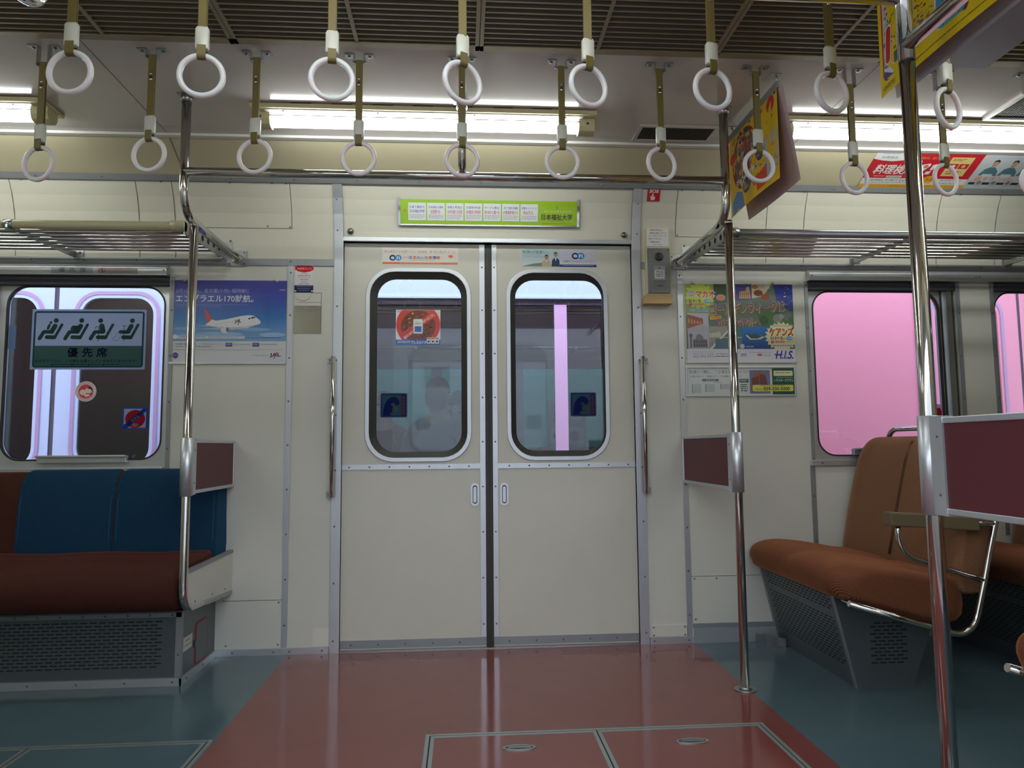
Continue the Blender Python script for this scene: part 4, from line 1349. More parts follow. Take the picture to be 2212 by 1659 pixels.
s.text('www.jal.co.jp', 1072, 1044, 1240, 1062, (40, 84, 130)); s.bars(1252, 1044, 1540, 1060, 1, (60, 100, 140))
s.bars(130, 1126, 400, 1148, 1, (110, 112, 120)); s.text('ダブルマイルキャンペーン', 480, 1122, 750, 1144, (110, 112, 120)); s.bars(130, 1160, 600, 1180, 1, (140, 142, 150))
for x in (796, 1156):
    s.rect(x, 1116, x + 90, 1164, (62, 62, 128)); s.bars(x + 10, 1126, x + 80, 1154, 2, (190, 190, 214)); s.bars(x + 106, 1130, x + 340, 1146, 1, (140, 142, 150))
s.rect(76, 1206, 1570, 1209, (150, 150, 156))
s.disc(134, 1280, 38, (72, 66, 130)); s.bars(108, 1274, 160, 1286, 1, (160, 158, 196))
s.text('Dream Skyward.', 1172, 1272, 1376, 1292, (120, 120, 126)); s.text('JAL', 1390, 1250, 1542, 1308, (30, 34, 56), 0.02)
s.poly([(1440, 1328), (1452, 1326), (1498, 1232), (1480, 1240)], (196, 46, 60))
s.build('sheet', t, M['print_gloss'])
f = MB().use(M['alu']).box(-1.390, -0.893, -0.006, -0.0005, 1.233, 1.243)
f.box(-1.145, -1.132, -0.009, -0.0005, 1.236, 1.246).build('bottom_strip', None, t, 0.001)
for x in (-1.335, -0.940):
    MB().dome((x, -0.003, 1.605), (0, -1, 0), 0.008, 0.007, 12, 4).build('pin', M['beige'], t)

# travel poster
t = thing('travel_poster', 'colourful holiday travel poster with big purple lettering, left of the pink window', 'poster', (1.15, 0, 1.24))
s = wall_sheet(0.897, 1.404, 1.243, 1.603, -0.0025, (112, 145, 1510, 1140), 0.0015, (214, 212, 220))
s.rect(112, 145, 1510, 980, (92, 110, 96))
s.rect(112, 145, 480, 560, (150, 170, 96)); s.poly([(480, 145), (660, 145), (640, 380), (470, 400)], (60, 84, 66)); s.poly([(740, 145), (990, 145), (980, 340), (740, 360)], (72, 62, 132))
s.poly([(810, 330), (815, 240), (900, 230), (905, 180), (945, 175), (960, 330)], (196, 160, 116))
for k in range(5): s.rect(822 + 26 * k, 250, 834 + 26 * k, 320, (140, 100, 66))
s.poly([(975, 145), (1240, 145), (1120, 300), (975, 330)], (206, 186, 160))
for x, y, r, c in ((1020, 180, 40, (180, 120, 60)), (1060, 260, 60, (120, 70, 46)), (1150, 310, 56, (150, 52, 40)), (1180, 180, 36, (220, 214, 190)), (570, 320, 60, (176, 150, 134)), (570, 330, 40, (206, 110, 70))): s.disc(x, y, r, c, r * 0.7)
s.poly([(1260, 150), (1510, 150), (1510, 520), (1300, 380)], (36, 52, 142))
for k in range(26): s.disc(random.uniform(1290, 1500), random.uniform(160, 460), random.uniform(4, 14), random.choice([(90, 140, 210), (60, 90, 180), (30, 40, 110), (140, 110, 160), (210, 190, 120)]), random.uniform(3, 7))
s.poly([(1040, 520), (1510, 490), (1510, 680), (1090, 690)], (74, 112, 62))
for x, y, r, c in ((1120, 610, 60, (54, 84, 46)), (1300, 590, 60, (130, 132, 134)), (1430, 560, 54, (110, 112, 118)), (1350, 560, 34, (150, 150, 150)), (1470, 590, 30, (90, 92, 96))): s.disc(x, y, r, c)
s.rect(126, 520, 400, 760, (186, 184, 196)); s.poly([(128, 540), (330, 590), (330, 660), (128, 720)], (150, 84, 68))
for k in range(5): s.rect(140 + 36 * k, 590 + 10 * k, 156 + 36 * k, 650 + 2 * k, (206, 150, 110))
s.poly([(128, 720), (330, 655), (400, 700), (400, 760), (128, 760)], (172, 168, 174))
s.rect(130, 760, 400, 980, (176, 176, 190))
s.poly([(190, 960), (190, 860), (230, 850), (236, 810), (275, 785), (320, 815), (326, 850), (372, 860), (380, 960)], (124, 120, 130))
for k in range(6): s.rect(204 + 30 * k, 870, 220 + 30 * k, 905, (84, 82, 92))
for k in range(6): s.rect(204 + 30 * k, 915, 220 + 30 * k, 955, (84, 82, 92))
s.cap(166, 800, 166, 960, 8, (70, 70, 82)); s.disc(166, 810, 22, (100, 100, 112), 28)
s.poly([(400, 690), (640, 690), (640, 740), (400, 980)], (150, 150, 140))
for k in range(5): s.rect(408 + 30 * k, 780 - 4 * k, 430 + 30 * k, 830, (206, 200, 182))
s.poly([(400, 980), (660, 720), (690, 720), (440, 980)], (210, 210, 214)); s.poly([(440, 980), (690, 720), (830, 720), (830, 980)], (72, 112, 108))
s.rect(560, 826, 830, 838, (186, 178, 150)); s.rect(480, 850, 830, 976, (88, 116, 134))
s.grad(825, 690, 1200, 980, (40, 110, 180), (20, 66, 140)); s.poly([(872, 806), (960, 786), (1120, 826), (1060, 856), (930, 860)], (206, 220, 206)); s.poly([(890, 796), (980, 786), (1090, 822), (1030, 848), (940, 846)], (56, 84, 66))
s.disc(825, 945, 30, (206, 204, 206)); s.bars(875, 945, 970, 965, 1, (190, 206, 226))
# yellow-green burst and its words
s.star(290, 300, 160, 215, 15, (198, 208, 84), 0.85)
s.text('マカオ', 240, 230, 496, 330, (240, 226, 232), 0.06); s.text('マカオ', 247, 236, 488, 324, (206, 56, 96), 0.03)
for a, b in ((152, 234), (190, 234), (152, 276), (190, 276)): s.rect(a, b, a + 32, b + 36, (212, 210, 226))
s.text('世界', 154, 238, 220, 266, (90, 80, 150)); s.text('遺産', 154, 280, 220, 308, (90, 80, 150))
s.text('5/1', 150, 345, 222, 386, (40, 48, 44), 0.02); s.text('5', 276, 345, 306, 384, (40, 48, 44), 0.02); s.bars(228, 352, 270, 380, 2, (70, 78, 60)); s.text('5日間', 352, 346, 426, 390, (60, 150, 206), 0.0)
s.disc(390, 368, 40, (60, 156, 206), 26); s.text('5日間', 362, 356, 420, 380, (226, 240, 246), 0.01)
s.disc(176, 412, 20, (206, 70, 84)); s.text('109,800', 204, 394, 346, 430, (204, 70, 84), 0.02); s.text('円', 350, 404, 372, 424, (204, 70, 84))
s.rect(160, 470, 400, 506, (160, 200, 214)); s.bars(230, 480, 380, 498, 1, (70, 110, 150))
# big words
sh = dict(ang=3.5)
for d, c, b in ((12, (190, 146, 40), 0.055), (0, (232, 214, 120), 0.05), (0, (82, 64, 150), 0.02)):
    s.text('ゴールデンウィークは', 416 + d, 372 + d, 1392 + d, 520 + d, c, b, 3.0)
for d, c, b in ((10, (190, 146, 40), 0.05), (0, (232, 214, 120), 0.05), (0, (72, 58, 140), 0.02)):
    s.text('直行便で海外へ', 494 + d, 588 + d, 1062 + d, 686 + d, c, b, 2.0)
s.poly([(414, 570), (560, 552), (566, 592), (418, 612)], (226, 190, 60)); s.text('GW特割', 426, 562, 556, 600, (200, 52, 40), 0.02, 6)
s.star(1340, 820, 190, 225, 22, (226, 214, 168), 0.85)
s.rect(1210, 672, 1480, 692, (190, 186, 170)); s.text('ケアンズ', 1186, 708, 1494, 810, (58, 34, 20), 0.07); s.text('ケアンズ', 1194, 714, 1486, 802, (222, 104, 40), 0.025)
s.text('5/1', 1190, 822, 1264, 862, (46, 40, 36), 0.02); s.text('5', 1322, 822, 1352, 860, (46, 40, 36), 0.02); s.bars(1268, 828, 1318, 856, 2, (90, 80, 70)); s.bars(1356, 846, 1388, 858, 1, (90, 80, 70))
s.disc(1440, 844, 42, (60, 156, 206), 26); s.text('5日間', 1412, 832, 1470, 856, (226, 240, 246), 0.01)
s.disc(1216, 892, 20, (206, 70, 84)); s.text('189,800', 1244, 872, 1378, 910, (204, 70, 84), 0.02); s.bars(1390, 884, 1490, 896, 1, (150, 120, 110)); s.rect(1204, 926, 1488, 952, (206, 204, 206)); s.bars(1214, 932, 1480, 946, 1, (96, 90, 96))
s.rect(112, 980, 1510, 1140, (214, 212, 220))
s.bars(160, 1016, 470, 1026, 1, (150, 148, 160)); s.text('トラベルワンダーランド名古屋', 180, 1036, 450, 1058, (70, 66, 96)); s.text('052-973-9111', 188, 1066, 456, 1090, (70, 66, 96)); s.bars(480, 1040, 666, 1056, 1, (110, 108, 130)); s.bars(470, 1068, 666, 1088, 1, (90, 88, 110)); s.bars(800, 1042, 884, 1086, 2, (90, 88, 110))
s.bars(906, 1022, 1080, 1034, 1, (110, 108, 130)); s.rect(1014, 1044, 1074, 1066, (204, 64, 84)); s.text('トラベル', 1092, 1012, 1196, 1038, (190, 70, 110)); s.bars(1096, 1054, 1196, 1078, 2, (130, 140, 140))
s.text('H.I.S.', 1258, 1002, 1490, 1108, (64, 52, 146), 0.03, 0, 0.22); s.rect(1230, 1048, 1350, 1056, (64, 52, 146)); s.poly([(1228, 1052), (1262, 1036), (1250, 1052), (1262, 1068)], (64, 52, 146))
s.build('sheet', t, M['print_gloss'])
MB().use(M['alu']).box(0.888, 1.412, -0.006, -0.0005, 1.236, 1.246).build('bottom_strip', None, t, 0.001)
for x in (0.930, 1.310):
    MB().dome((x, -0.003, 1.606), (0, -1, 0), 0.008, 0.007, 12, 4).build('pin', M['steel'], t)

# framed notice under it
t = thing('recruitment_notice', 'aluminium framed notice with a phone number and a tower block, under the travel poster', 'notice', (1.14, 0, 1.085))
s = wall_sheet(0.893, 1.394, 1.090, 1.214, -0.002, (135, 1218, 1505, 1552), 0.001, (206, 210, 210))
s.text('私達と一緒に、『上場企業を作ろう!!!', 168, 1246, 918, 1286, (60, 74, 78)); s.text('上場に向けて、営業スタッフを募集しています', 168, 1310, 824, 1334, (70, 84, 86))
s.round(325, 1354, 540, 1382, 13, (104, 116, 116)); s.text('募集職種', 372, 1360, 496, 1377, (206, 210, 210)); s.bars(476, 1392, 574, 1404, 1, (90, 100, 100))
for x, n in ((194, 7), (364, 6), (554, 4)): 
    for k in range(n): s.rect(x, 1422 + 16 * k, x + 14, 1430 + 16 * k, (46, 56, 60)); s.bars(x + 18, 1422 + 16 * k, x + 120, 1431 + 16 * k, 1, (80, 92, 96))
s.rect(800, 1354, 918, 1400, (74, 104, 92)); s.bars(812, 1366, 900, 1390, 2, (196, 206, 200)); s.bars(815, 1420, 905, 1520, 4, (70, 84, 86))
s.rect(932, 1246, 1194, 1534, (110, 110, 146)); s.poly([(950, 1420), (972, 1310), (1060, 1256), (1130, 1290), (1160, 1440), (1160, 1480), (944, 1480)], (150, 90, 78))
for k in range(6): s.poly([(952 + 4 * k, 1352 + 18 * k), (1050, 1322 + 18 * k), (1050, 1332 + 18 * k), (952 + 4 * k, 1362 + 18 * k)], (58, 40, 40)); s.poly([(1060, 1300 + 22 * k), (1140 + 4 * k, 1316 + 20 * k), (1140 + 4 * k, 1326 + 20 * k), (1060, 1312 + 22 * k)], (58, 40, 40))
s.rect(1222, 1224, 1505, 1545, (40, 78, 62)); s.round(1240, 1252, 1488, 1320, 14, (206, 202, 110)); s.round(1254, 1262, 1474, 1310, 8, (214, 214, 190)); s.bars(1262, 1272, 1466, 1296, 1, (120, 130, 70))
s.bars(1276, 1338, 1490, 1348, 1, (180, 200, 190)); s.rect(1240, 1364, 1262, 1388, (90, 150, 70)); s.text('マスターズプラン', 1268, 1356, 1494, 1388, (220, 226, 220), 0.01)
s.round(966, 1428, 1490, 1508, 16, (206, 204, 96)); s.bars(1062, 1434, 1386, 1446, 1, (70, 76, 60)); s.text('代表TEL', 988, 1470, 1096, 1494, (60, 66, 50)); s.text('059-330-5000', 1106, 1454, 1442, 1498, (34, 40, 30), 0.02)
s.build('sheet', t, M['print_gloss'])
L = lambda d: atY([(0.886 + d, 1.083 + d), (1.401 - d, 1.083 + d), (1.401 - d, 1.221 - d), (0.886 + d, 1.221 - d)], -0.0065)
MB().frame(L(0), L(0.0075), (0, 0.006, 0)).build('frame', M['alu'], t, 0.001)

# green banner over the doors, bowed with the panel it hangs on
t = thing('green_banner', 'long lime green banner of white boxes over the doors', 'banner', (0, -0.03, 1.86))
yb, yt = yc(1.860) - 0.006, yc(1.968) - 0.004
s = Sheet((-0.397, yb, 1.860), (0.794, 0, 0), (0, yt - yb, 0.106), (95, 112, 2112, 384), 0.0012, (150, 190, 44))
s.grad(1700, 112, 2112, 384, (150, 186, 20), (156, 190, 10))
s.poly([(133, 215), (163, 236), (133, 258)], (214, 120, 40))
TT = [('日本で最初の', '社会福祉学部', (90, 100, 170), (60, 120, 190)), ('社会福祉士国試', '全国第1位', (80, 110, 180), (190, 90, 100)), ('保育士養成は', '50年を越える伝統', (80, 110, 180), (180, 80, 90)), ('文部科学省!', '5年連続12件採択', (80, 110, 180), (180, 80, 90)), ('サークル数は', '約100から選べる', (80, 110, 180), (180, 80, 90)), ('北海道!沖縄!', '47都道府県から', (80, 110, 180), (180, 80, 90)), ('就職ネットワーク', '約6万人', (90, 110, 170), (180, 80, 90))]
for k, (a, b, ca, cb) in enumerate(TT):
    x = 183 + 212.5 * k
    s.rect(x, 148, x + 200, 338, (226, 228, 228))
    s.text(a, x + 16, 180, x + 184, 208, ca, 0.012)
    s.text(b, x + (16 if len(b) > 5 else 34), 222, x + (184 if len(b) > 5 else 150), 256 if k == 0 else 264, cb if k else ca, 0.012)
    s.bars(x + 14, 278, x + 186, 326, 3, (126, 128, 134), 0.3)
s.rect(1866, 172, 1890, 196, (120, 160, 60)); s.text('しあわせを考える大学。', 1702, 214, 2056, 236, (222, 234, 170)); s.text('日本福祉大学', 1702, 254, 2056, 318, (34, 44, 20), 0.014)
s.bars(1786, 326, 1970, 336, 1, (110, 140, 30)); s.bars(1704, 354, 2052, 364, 1, (110, 140, 30))
s.build('sheet', t, M['print_gloss'])
for x in (-0.402, 0.402):
    MB().use(M['chrome']).hexa([(x - 0.005, yb - 0.004, 1.856), (x + 0.005, yb - 0.004, 1.856), (x + 0.005, yb + 0.006, 1.856), (x - 0.005, yb + 0.006, 1.856)],
                               [(x - 0.005, yt - 0.004, 1.974), (x + 0.005, yt - 0.004, 1.974), (x + 0.005, yt + 0.006, 1.974), (x - 0.005, yt + 0.006, 1.974)]).build('side_clip', None, t)
MB().use(M['steel']).box(-0.402, 0.402, yb - 0.0025, yb + 0.004, 1.855, 1.861).build('bottom_strip', None, t)

# stickers over the door windows
YD = 0.0172
s = wall_sheet(-0.482, -0.141, 1.685, 1.764, YD, (113, 50, 840, 232), 0.0006, (226, 222, 212))
s.text('「最も満足する派遣サイト」3部連続、第1位に選ばれました。', 124, 76, 822, 106, (212, 130, 96))
s.rect(118, 113, 836, 116, (210, 206, 200))
s.disc(212, 157, 31, (30, 40, 104)); s.disc(266, 157, 31, (50, 140, 206)); s.text('e', 196, 143, 228, 173, (232, 236, 240), 0.03); s.text('n', 250, 143, 282, 173, (232, 236, 240), 0.03)
s.text('[en]', 312, 136, 357, 168, (226, 150, 110))
for k, ch in enumerate('派遣のお仕事情報'): s.text(ch, 364 + 38.2 * k, 136 if ch not in 'のお' else 142, 398 + 38.2 * k, 170, (50, 112, 190) if k in (0, 2, 4, 6) else (222, 120, 60), 0.02)
s.bars(372, 180, 610, 188, 1, (190, 176, 160)); s.disc(768, 137, 23, (226, 110, 50), 14)
s.rect(117, 203, 836, 223, (220, 108, 40)); s.bars(280, 209, 670, 217, 1, (240, 190, 150))
tag(s.build('door_sticker', None), 'orange and white job site sticker above the door window with the red round sticker', 'sticker')
s = wall_sheet(0.149, 0.492, 1.682, 1.764, YD, (1450, 64, 2166, 247), 0.0006, (204, 204, 218))
s.grad(1450, 64, 1810, 247, (176, 204, 210), (206, 210, 210)); s.poly([(1455, 240), (1560, 214), (1650, 205), (1650, 243), (1455, 244)], (110, 124, 110))
s.text('転職は慎重に。', 1458, 77, 1702, 110, (60, 112, 116), 0.004); s.bars(1460, 122, 1640, 130, 1, (110, 140, 144)); s.bars(1460, 142, 1668, 150, 1, (110, 140, 144))
s.poly([(1636, 244), (1642, 205), (1660, 182), (1708, 182), (1728, 205), (1734, 244)], (180, 164, 130)); s.disc(1686, 150, 17, (170, 126, 104), 24); s.poly([(1668, 146), (1670, 126), (1686, 120), (1702, 126), (1704, 146), (1696, 134), (1678, 134)], (44, 38, 36)); s.poly([(1678, 182), (1694, 182), (1686, 210)], (222, 222, 222))
s.poly([(1732, 244), (1738, 180), (1756, 156), (1792, 156), (1808, 180), (1812, 244)], (40, 56, 86)); s.disc(1773, 122, 16, (176, 134, 112), 24); s.poly([(1756, 118), (1758, 98), (1773, 92), (1788, 98), (1790, 118), (1782, 106), (1764, 106)], (40, 36, 36)); s.poly([(1764, 156), (1782, 156), (1773, 190)], (222, 226, 230))
s.disc(1962, 132, 34, (26, 40, 104)); s.disc(2016, 132, 34, (46, 132, 200)); s.text('e', 1944, 115, 1980, 149, (232, 236, 240), 0.03); s.text('n', 1998, 115, 2034, 149, (232, 236, 240), 0.03)
s.text('転職サイトはエンジャパン', 1848, 177, 2136, 199, (110, 116, 130)); s.rect(1812, 222, 2166, 246, (34, 42, 110)); s.bars(1838, 230, 2140, 238, 1, (190, 196, 226))
tag(s.build('door_sticker', None), 'pale job site sticker with two men in suits above the other door window', 'sticker')

# stickers on the door glass (stuck to the inside of the panes)
YG = 0.0325
def on_glass(x0, x1, z0, z1, view, base, y=YG):
    return Sheet((x0, y, z0), (x1 - x0, 0, 0), (0, 0, z1 - z0), view, 0.0006, base)
s = on_glass(-0.421, -0.222, 1.325, 1.483, (168, 143, 637, 517), (226, 222, 220))
s.poly([p for p in [(max(170, min(636, 403 + 232 * cos(2 * pi * k / 60))), max(145, min(466, 305 + 232 * sin(2 * pi * k / 60)))) for k in range(60)]], (206, 56, 48))
s.disc(403, 318, 182, (112, 52, 34), 172)
for k in range(60):
    a, r = random.uniform(0, 6.28), 165 * sqrt(random.random())
    s.disc(403 + r * cos(a), 318 + r * 0.92 * sin(a), random.uniform(6, 20), random.choice([(70, 34, 24), (150, 74, 34), (196, 120, 40), (60, 40, 28), (170, 56, 36), (226, 170, 70)]), random.uniform(5, 13))
    s.lay -= 1
s.lay += 2
s.poly([(548, 160), (592, 214), (258, 452), (222, 400)], (206, 56, 48))
s.text('なかったことに。', 436, 214, 586, 248, (232, 226, 222), 0.02, 36); s.text('あのニオイ、', 244, 396, 364, 428, (232, 226, 222), 0.02, 36)
s.round(350, 240, 452, 400, 14, (196, 196, 190)); s.round(356, 246, 446, 394, 10, (230, 232, 228)); s.bars(372, 276, 430, 286, 1, (110, 120, 120)); s.rect(366, 292, 434, 298, (70, 76, 84)); s.rect(366, 320, 438, 382, (54, 98, 180))
s.rect(168, 464, 637, 517, (54, 100, 176)); s.bars(186, 478, 322, 506, 2, (186, 204, 226)); s.text('ブレスエイド', 330, 476, 488, 510, (232, 238, 244), 0.02); s.text('LION', 182, 152, 228, 170, (110, 120, 110), 0.01)
for x in (494, 538, 582): s.round(x, 440, x + 40, 506, 6, (214, 210, 200)); s.disc(x + 20, 484, 12, (60, 60, 64)); s.rect(x + 4, 446, x + 36, 458, (150, 96, 84))
tag(s.build('window_sticker', None, M['print_gloss']), 'red round breath freshener sticker on the door glass', 'sticker')
def pinch(x0, lb):
    s = on_glass(x0, x0 + 0.120, 0.998, 1.108, (0, 0, 120, 110), (150, 200, 226))
    s.ring(0.1, 0.1, 119.9, 109.9, 7, 3.4, (170, 214, 240)); s.ring(3.5, 3.5, 116.5, 106.5, 5, 5, (36, 66, 160)); s.rect(8.5, 8.5, 92, 101.5, (84, 140, 156)); s.rect(92, 8.5, 111.5, 101.5, (110, 72, 112))
    s.poly([(12, 101), (14, 74), (20, 50), (32, 30), (50, 18), (66, 18), (78, 26), (86, 40), (84, 50), (76, 54), (66, 50), (58, 56), (54, 70), (52, 101)], (30, 56, 160))
    s.poly([(46, 50), (58, 44), (78, 62), (66, 70)], (110, 150, 156)); s.poly([(62, 42), (80, 56), (74, 60), (64, 54)], (120, 46, 56)); s.rect(44, 88, 72, 100, (110, 150, 156)); s.poly([(62, 66), (76, 62), (78, 84), (66, 86)], (110, 156, 160))
    for k in range(6): s.rect(97, 16 + 14 * k, 107, 26 + 14 * k, (140, 120, 140))
    return tag(s.build('window_sticker', None, M['sticker']), lb, 'sticker', 'blue warning stickers on the door glass')
pinch(-0.488, 'dark blue warning sticker low on the door glass under the red round sticker')
pinch(0.362, 'dark blue warning sticker low on the door glass beside the lilac pillar outside')

# priority seat stickers on the left window
YW = 0.0285
G = (70, 104, 88)
s = on_glass(-1.983, -1.503, 1.214, 1.478, (60, 130, 1265, 815), (214, 226, 240), YW)
s.ring(60.2, 130.2, 1264.8, 814.8, 4, 22, (232, 242, 252), 30); s.ring(82, 152, 1243, 793, 30, 20, (60, 104, 100), 14); s.rect(102, 172, 1223, 546, (244, 252, 255)); s.rect(102, 546, 1223, 773, (96, 136, 112))
for dx, kind in ((0, 0), (268, 1), (535, 2), (803, 3)):
    s.disc(312 + dx - (68 if kind == 2 else 0), 258, 26, G)
    s.cap(374 + dx, 306, 306 + dx, 448, 15, G); s.cap(222 + dx, 448, 300 + dx, 450, 22, G)
    if kind == 2: s.cap(258 + dx, 318, 272 + dx, 380, 28, G)
    else: s.cap(303 + dx, 320, 270 + dx, 384, 25, G)
    s.cap(190 + dx, 388, 276 + dx, 388, 20, G)
    if kind < 3: s.cap(186 + dx, 392, 146 + dx, 464, 20, G)
    if kind == 0: s.disc(257, 283, 15, G); s.cap(243, 312, 230, 350, 14, G)
    if kind == 1: s.disc(505, 352, 38, G); s.cap(520, 340, 560, 330, 20, G)
    if kind == 2:
        s.cap(763, 340, 763, 490, 3, (50, 80, 70)); s.cap(763, 340, 750, 326, 3, (50, 80, 70)); s.cap(750, 326, 732, 330, 3, (50, 80, 70)); s.cap(732, 330, 728, 346, 3, (50, 80, 70))
    if kind == 3:
        s.cap(1030, 320, 1030, 494, 3, (50, 80, 70)); s.cap(1012, 318, 1056, 318, 3, (50, 80, 70))
        P = [(968, 390), (1006, 404), (984, 462), (966, 488), (930, 484), (910, 462), (940, 440), (968, 390)]
        for a, b in zip(P, P[1:]): s.cap(a[0], a[1], b[0], b[1], 2, (160, 176, 172))
s.text('優', 446, 568, 554, 672, (26, 36, 92), 0.035); s.text('先', 602, 568, 708, 672, (26, 36, 92), 0.035); s.text('席', 752, 568, 860, 672, (26, 36, 92), 0.035)
s.text('おゆずり下さい。この席を必要としているお客さまがいます。', 112, 700, 1182, 734, (34, 52, 62), 0.01)
for x, e in ((290, 490), (500, 660), (676, 810), (828, 1010)): s.disc(x, 760, 9, (34, 52, 62)); s.bars(x + 16, 752, e, 767, 1, (44, 66, 70))
tag(s.build('window_sticker', None, M['sticker']), 'large green and white priority seat sticker with four seated figures on the left window', 'sticker')
s = on_glass(-1.790, -1.702, 1.075, 1.163, (-44, -44, 44, 44), (226, 210, 214), YW)
s.v, s.f, s.c = [], [], []
n = 40
ringp = [(44 * cos(2 * pi * k / n), 44 * sin(2 * pi * k / n)) for k in range(n)]
fr_ = [s.P(*s.uv(*p), 0) for p in ringp]; bk_ = [p - s.N * 0.0006 for p in fr_]
s.v += fr_ + bk_
cc = rgb(226, 210, 206)
s.f.append(tuple(range(n - 1, -1, -1))); s.c.append([cc] * n); s.f.append(tuple(range(n, 2 * n))); s.c.append([cc] * n)
for k in range(n): s.f.append((k, n + k, n + (k + 1) % n, (k + 1) % n)); s.c.append([cc] * 4)
s.disc(0, 0, 31, (206, 70, 84)); s.poly([(-29, 4), (-24, 22), (0, 30), (24, 22), (29, 2), (10, 10), (-10, 10)], (206, 70, 84))
s.disc(-12, 4, 14, (236, 214, 200), 12); s.disc(12, -4, 15, (236, 208, 186), 13); s.poly([(4, -14), (14, -22), (28, -12), (26, 2), (22, -8)], (40, 56, 110)); s.poly([(-8, 14), (10, 12), (20, 18), (0, 24)], (232, 226, 224))
for k in range(22):
    a = pi * 0.12 + (k if k < 12 else k + 4) * 2 * pi / 30
    s.disc(37 * cos(a), 37 * sin(a), 2.2, (120, 96, 100), 2.2, 6); s.lay -= 1
tag(s.build('window_sticker', None, M['print']), 'round cream and red mother and baby sticker on the left window', 'sticker')
s = on_glass(-1.588, -1.486, 0.956, 1.048, (1045, 1262, 1305, 1480), (206, 216, 250), YW)
s.ring(1045.1, 1262.1, 1304.9, 1479.9, 8, 12, (70, 120, 236)); s.rect(1057, 1274, 1293, 1468, (244, 244, 252)); s.disc(1178, 1378, 106, (216, 50, 62), 92)
s.disc(1180, 1440, 34, (236, 226, 230), 18)
s.poly([(1056, 1440), (1262, 1270), (1300, 1270), (1300, 1292), (1090, 1478), (1056, 1478)], (58, 104, 200)); s.bars(1120, 1366, 1240, 1366.5, 1, (200, 214, 240))
s.text('ちかん', 1128, 1356, 1226, 1390, (206, 220, 244), 0.02, 39)
tag(s.build('window_sticker', None, M['sticker']), 'small red disc sticker with a diagonal blue band low on the left window', 'sticker')
s = on_glass(2.078, 2.118, 0.975, 1.045, (0, 0, 40, 70), (214, 222, 246), YW)
s.rect(0.5, 0.5, 39.5, 69.5, (240, 240, 250)); s.disc(22, 40, 14, (206, 50, 76), 24)
tag(s.build('window_sticker', None, M['sticker']), 'small white and red sticker at the far edge of the pink window', 'sticker')
s = on_glass(-2.079, -2.045, 1.30, 1.41, (0, 0, 34, 110), (150, 176, 190), YW)
s.round(2, 3, 32, 107, 5, (160, 186, 200))
tag(s.build('window_sticker', None, M['sticker']), 'pale blank sticker at the outer edge of the left window', 'sticker')

# plates on the left window header
YH = -0.0305
s = wall_sheet(-1.882, -1.710, 1.622, 1.650, YH, (770, 88, 1208, 184), 0.001, (176, 180, 186)); s.text('優', 852, 94, 918, 160, (76, 84, 92), 0.01); s.text('先', 960, 94, 1028, 160, (76, 84, 92), 0.01); s.text('席', 1072, 94, 1138, 160, (76, 84, 92), 0.01)
tag(s.build('header_label', None), 'grey priority seat name label on the metal header above the left window', 'label')
s = wall_sheet(-1.690, -1.522, 1.623, 1.650, YH, (1270, 80, 1735, 175), 0.001, (188, 178, 172)); s.disc(1326, 124, 40, (190, 70, 74)); s.disc(1326, 124, 31, (196, 186, 180)); s.rect(1318, 100, 1334, 146, (60, 60, 66)); s.cap(1302, 100, 1350, 148, 4, (190, 70, 74)); s.bars(1390, 88, 1660, 104, 1, (196, 120, 116)); s.bars(1390, 116, 1720, 164, 3, (160, 152, 148))
tag(s.build('header_label', None), 'no phones label with a red ring on the metal header above the left window', 'label')

# door cock plate, its cover and the mirror plate beside the left door jamb
t = thing('door_cock_sign', 'small red white and navy instruction plate beside the doors, over the mirror plate', 'sign', (-0.82, 0, 1.55))
s = wall_sheet(-0.863, -0.781, 1.552, 1.676, -0.0022, (152, 118, 518, 672), 0.0014, (222, 216, 216))
s.poly([(160, 122), (516, 122), (516, 222), (480, 226), (476, 246), (340, 272), (200, 246), (196, 226), (160, 222)], (196, 30, 40)); s.text('非常用コック', 200, 172, 476, 214, (236, 190, 190))
for k, (w_, c_) in enumerate(((70, (200, 120, 120)), (125, (90, 84, 96)), (120, (200, 120, 120)), (80, (90, 84, 96)), (55, (90, 84, 96)), (100, (90, 84, 96)))): s.bars(338 - w_, 290 + 40 * k, 338 + w_, 312 + 40 * k, 1, c_)
s.rect(152, 528, 518, 672, (24, 36, 84))
for k in range(3): s.bars(190 + 20 * k, 545 + 38 * k, 486 - 22 * k, 566 + 38 * k, 1, (130, 140, 176))
s.build('plate', t, M['print_gloss'])
for x in (-0.858, -0.786):
    for z in (1.672, 1.558): MB().dome((x, -0.0022, z), (0, -1, 0), 0.004, 0.003, 8, 2).build('screw', M['white'], t)
t = thing('mirror_plate', 'square mirror plate with a cream lid, on the wall beside the left door jamb', 'mirror', (-0.803, 0, 1.37))
MB().box(-0.863, -0.745, -0.0025, -0.0003, 1.370, 1.490).build('mirror', M['mirror'], t)
c = MB().use(M['cream']).box(-0.863, -0.745, -0.003, -0.0003, 1.492, 1.549)
c.use(M['cream_seam']).box(-0.863, -0.745, -0.0034, -0.0003, 1.5495, 1.551).box(-0.847, -0.745, -0.0034, -0.0003, 1.5065, 1.5078).box(-0.746, -0.7445, -0.0034, -0.0003, 1.37, 1.55)
c.use(M['cream']).prism([(-0.825 + 0.036 * cos(pi + pi * k / 16), -0.003, 1.549 + 0.034 * sin(pi + pi * k / 16)) for k in range(17)], (0, -0.003, 0))
c.build('lid', None, t)
tag(MB().box(-0.760, -0.692, -0.0012, 0.0, 0.028, 0.104).build('paint_patch', mat('patch_paint', rgb(218, 216, 206), 0.5)), 'pale square patch low on the wall beside the left door jamb', 'patch')

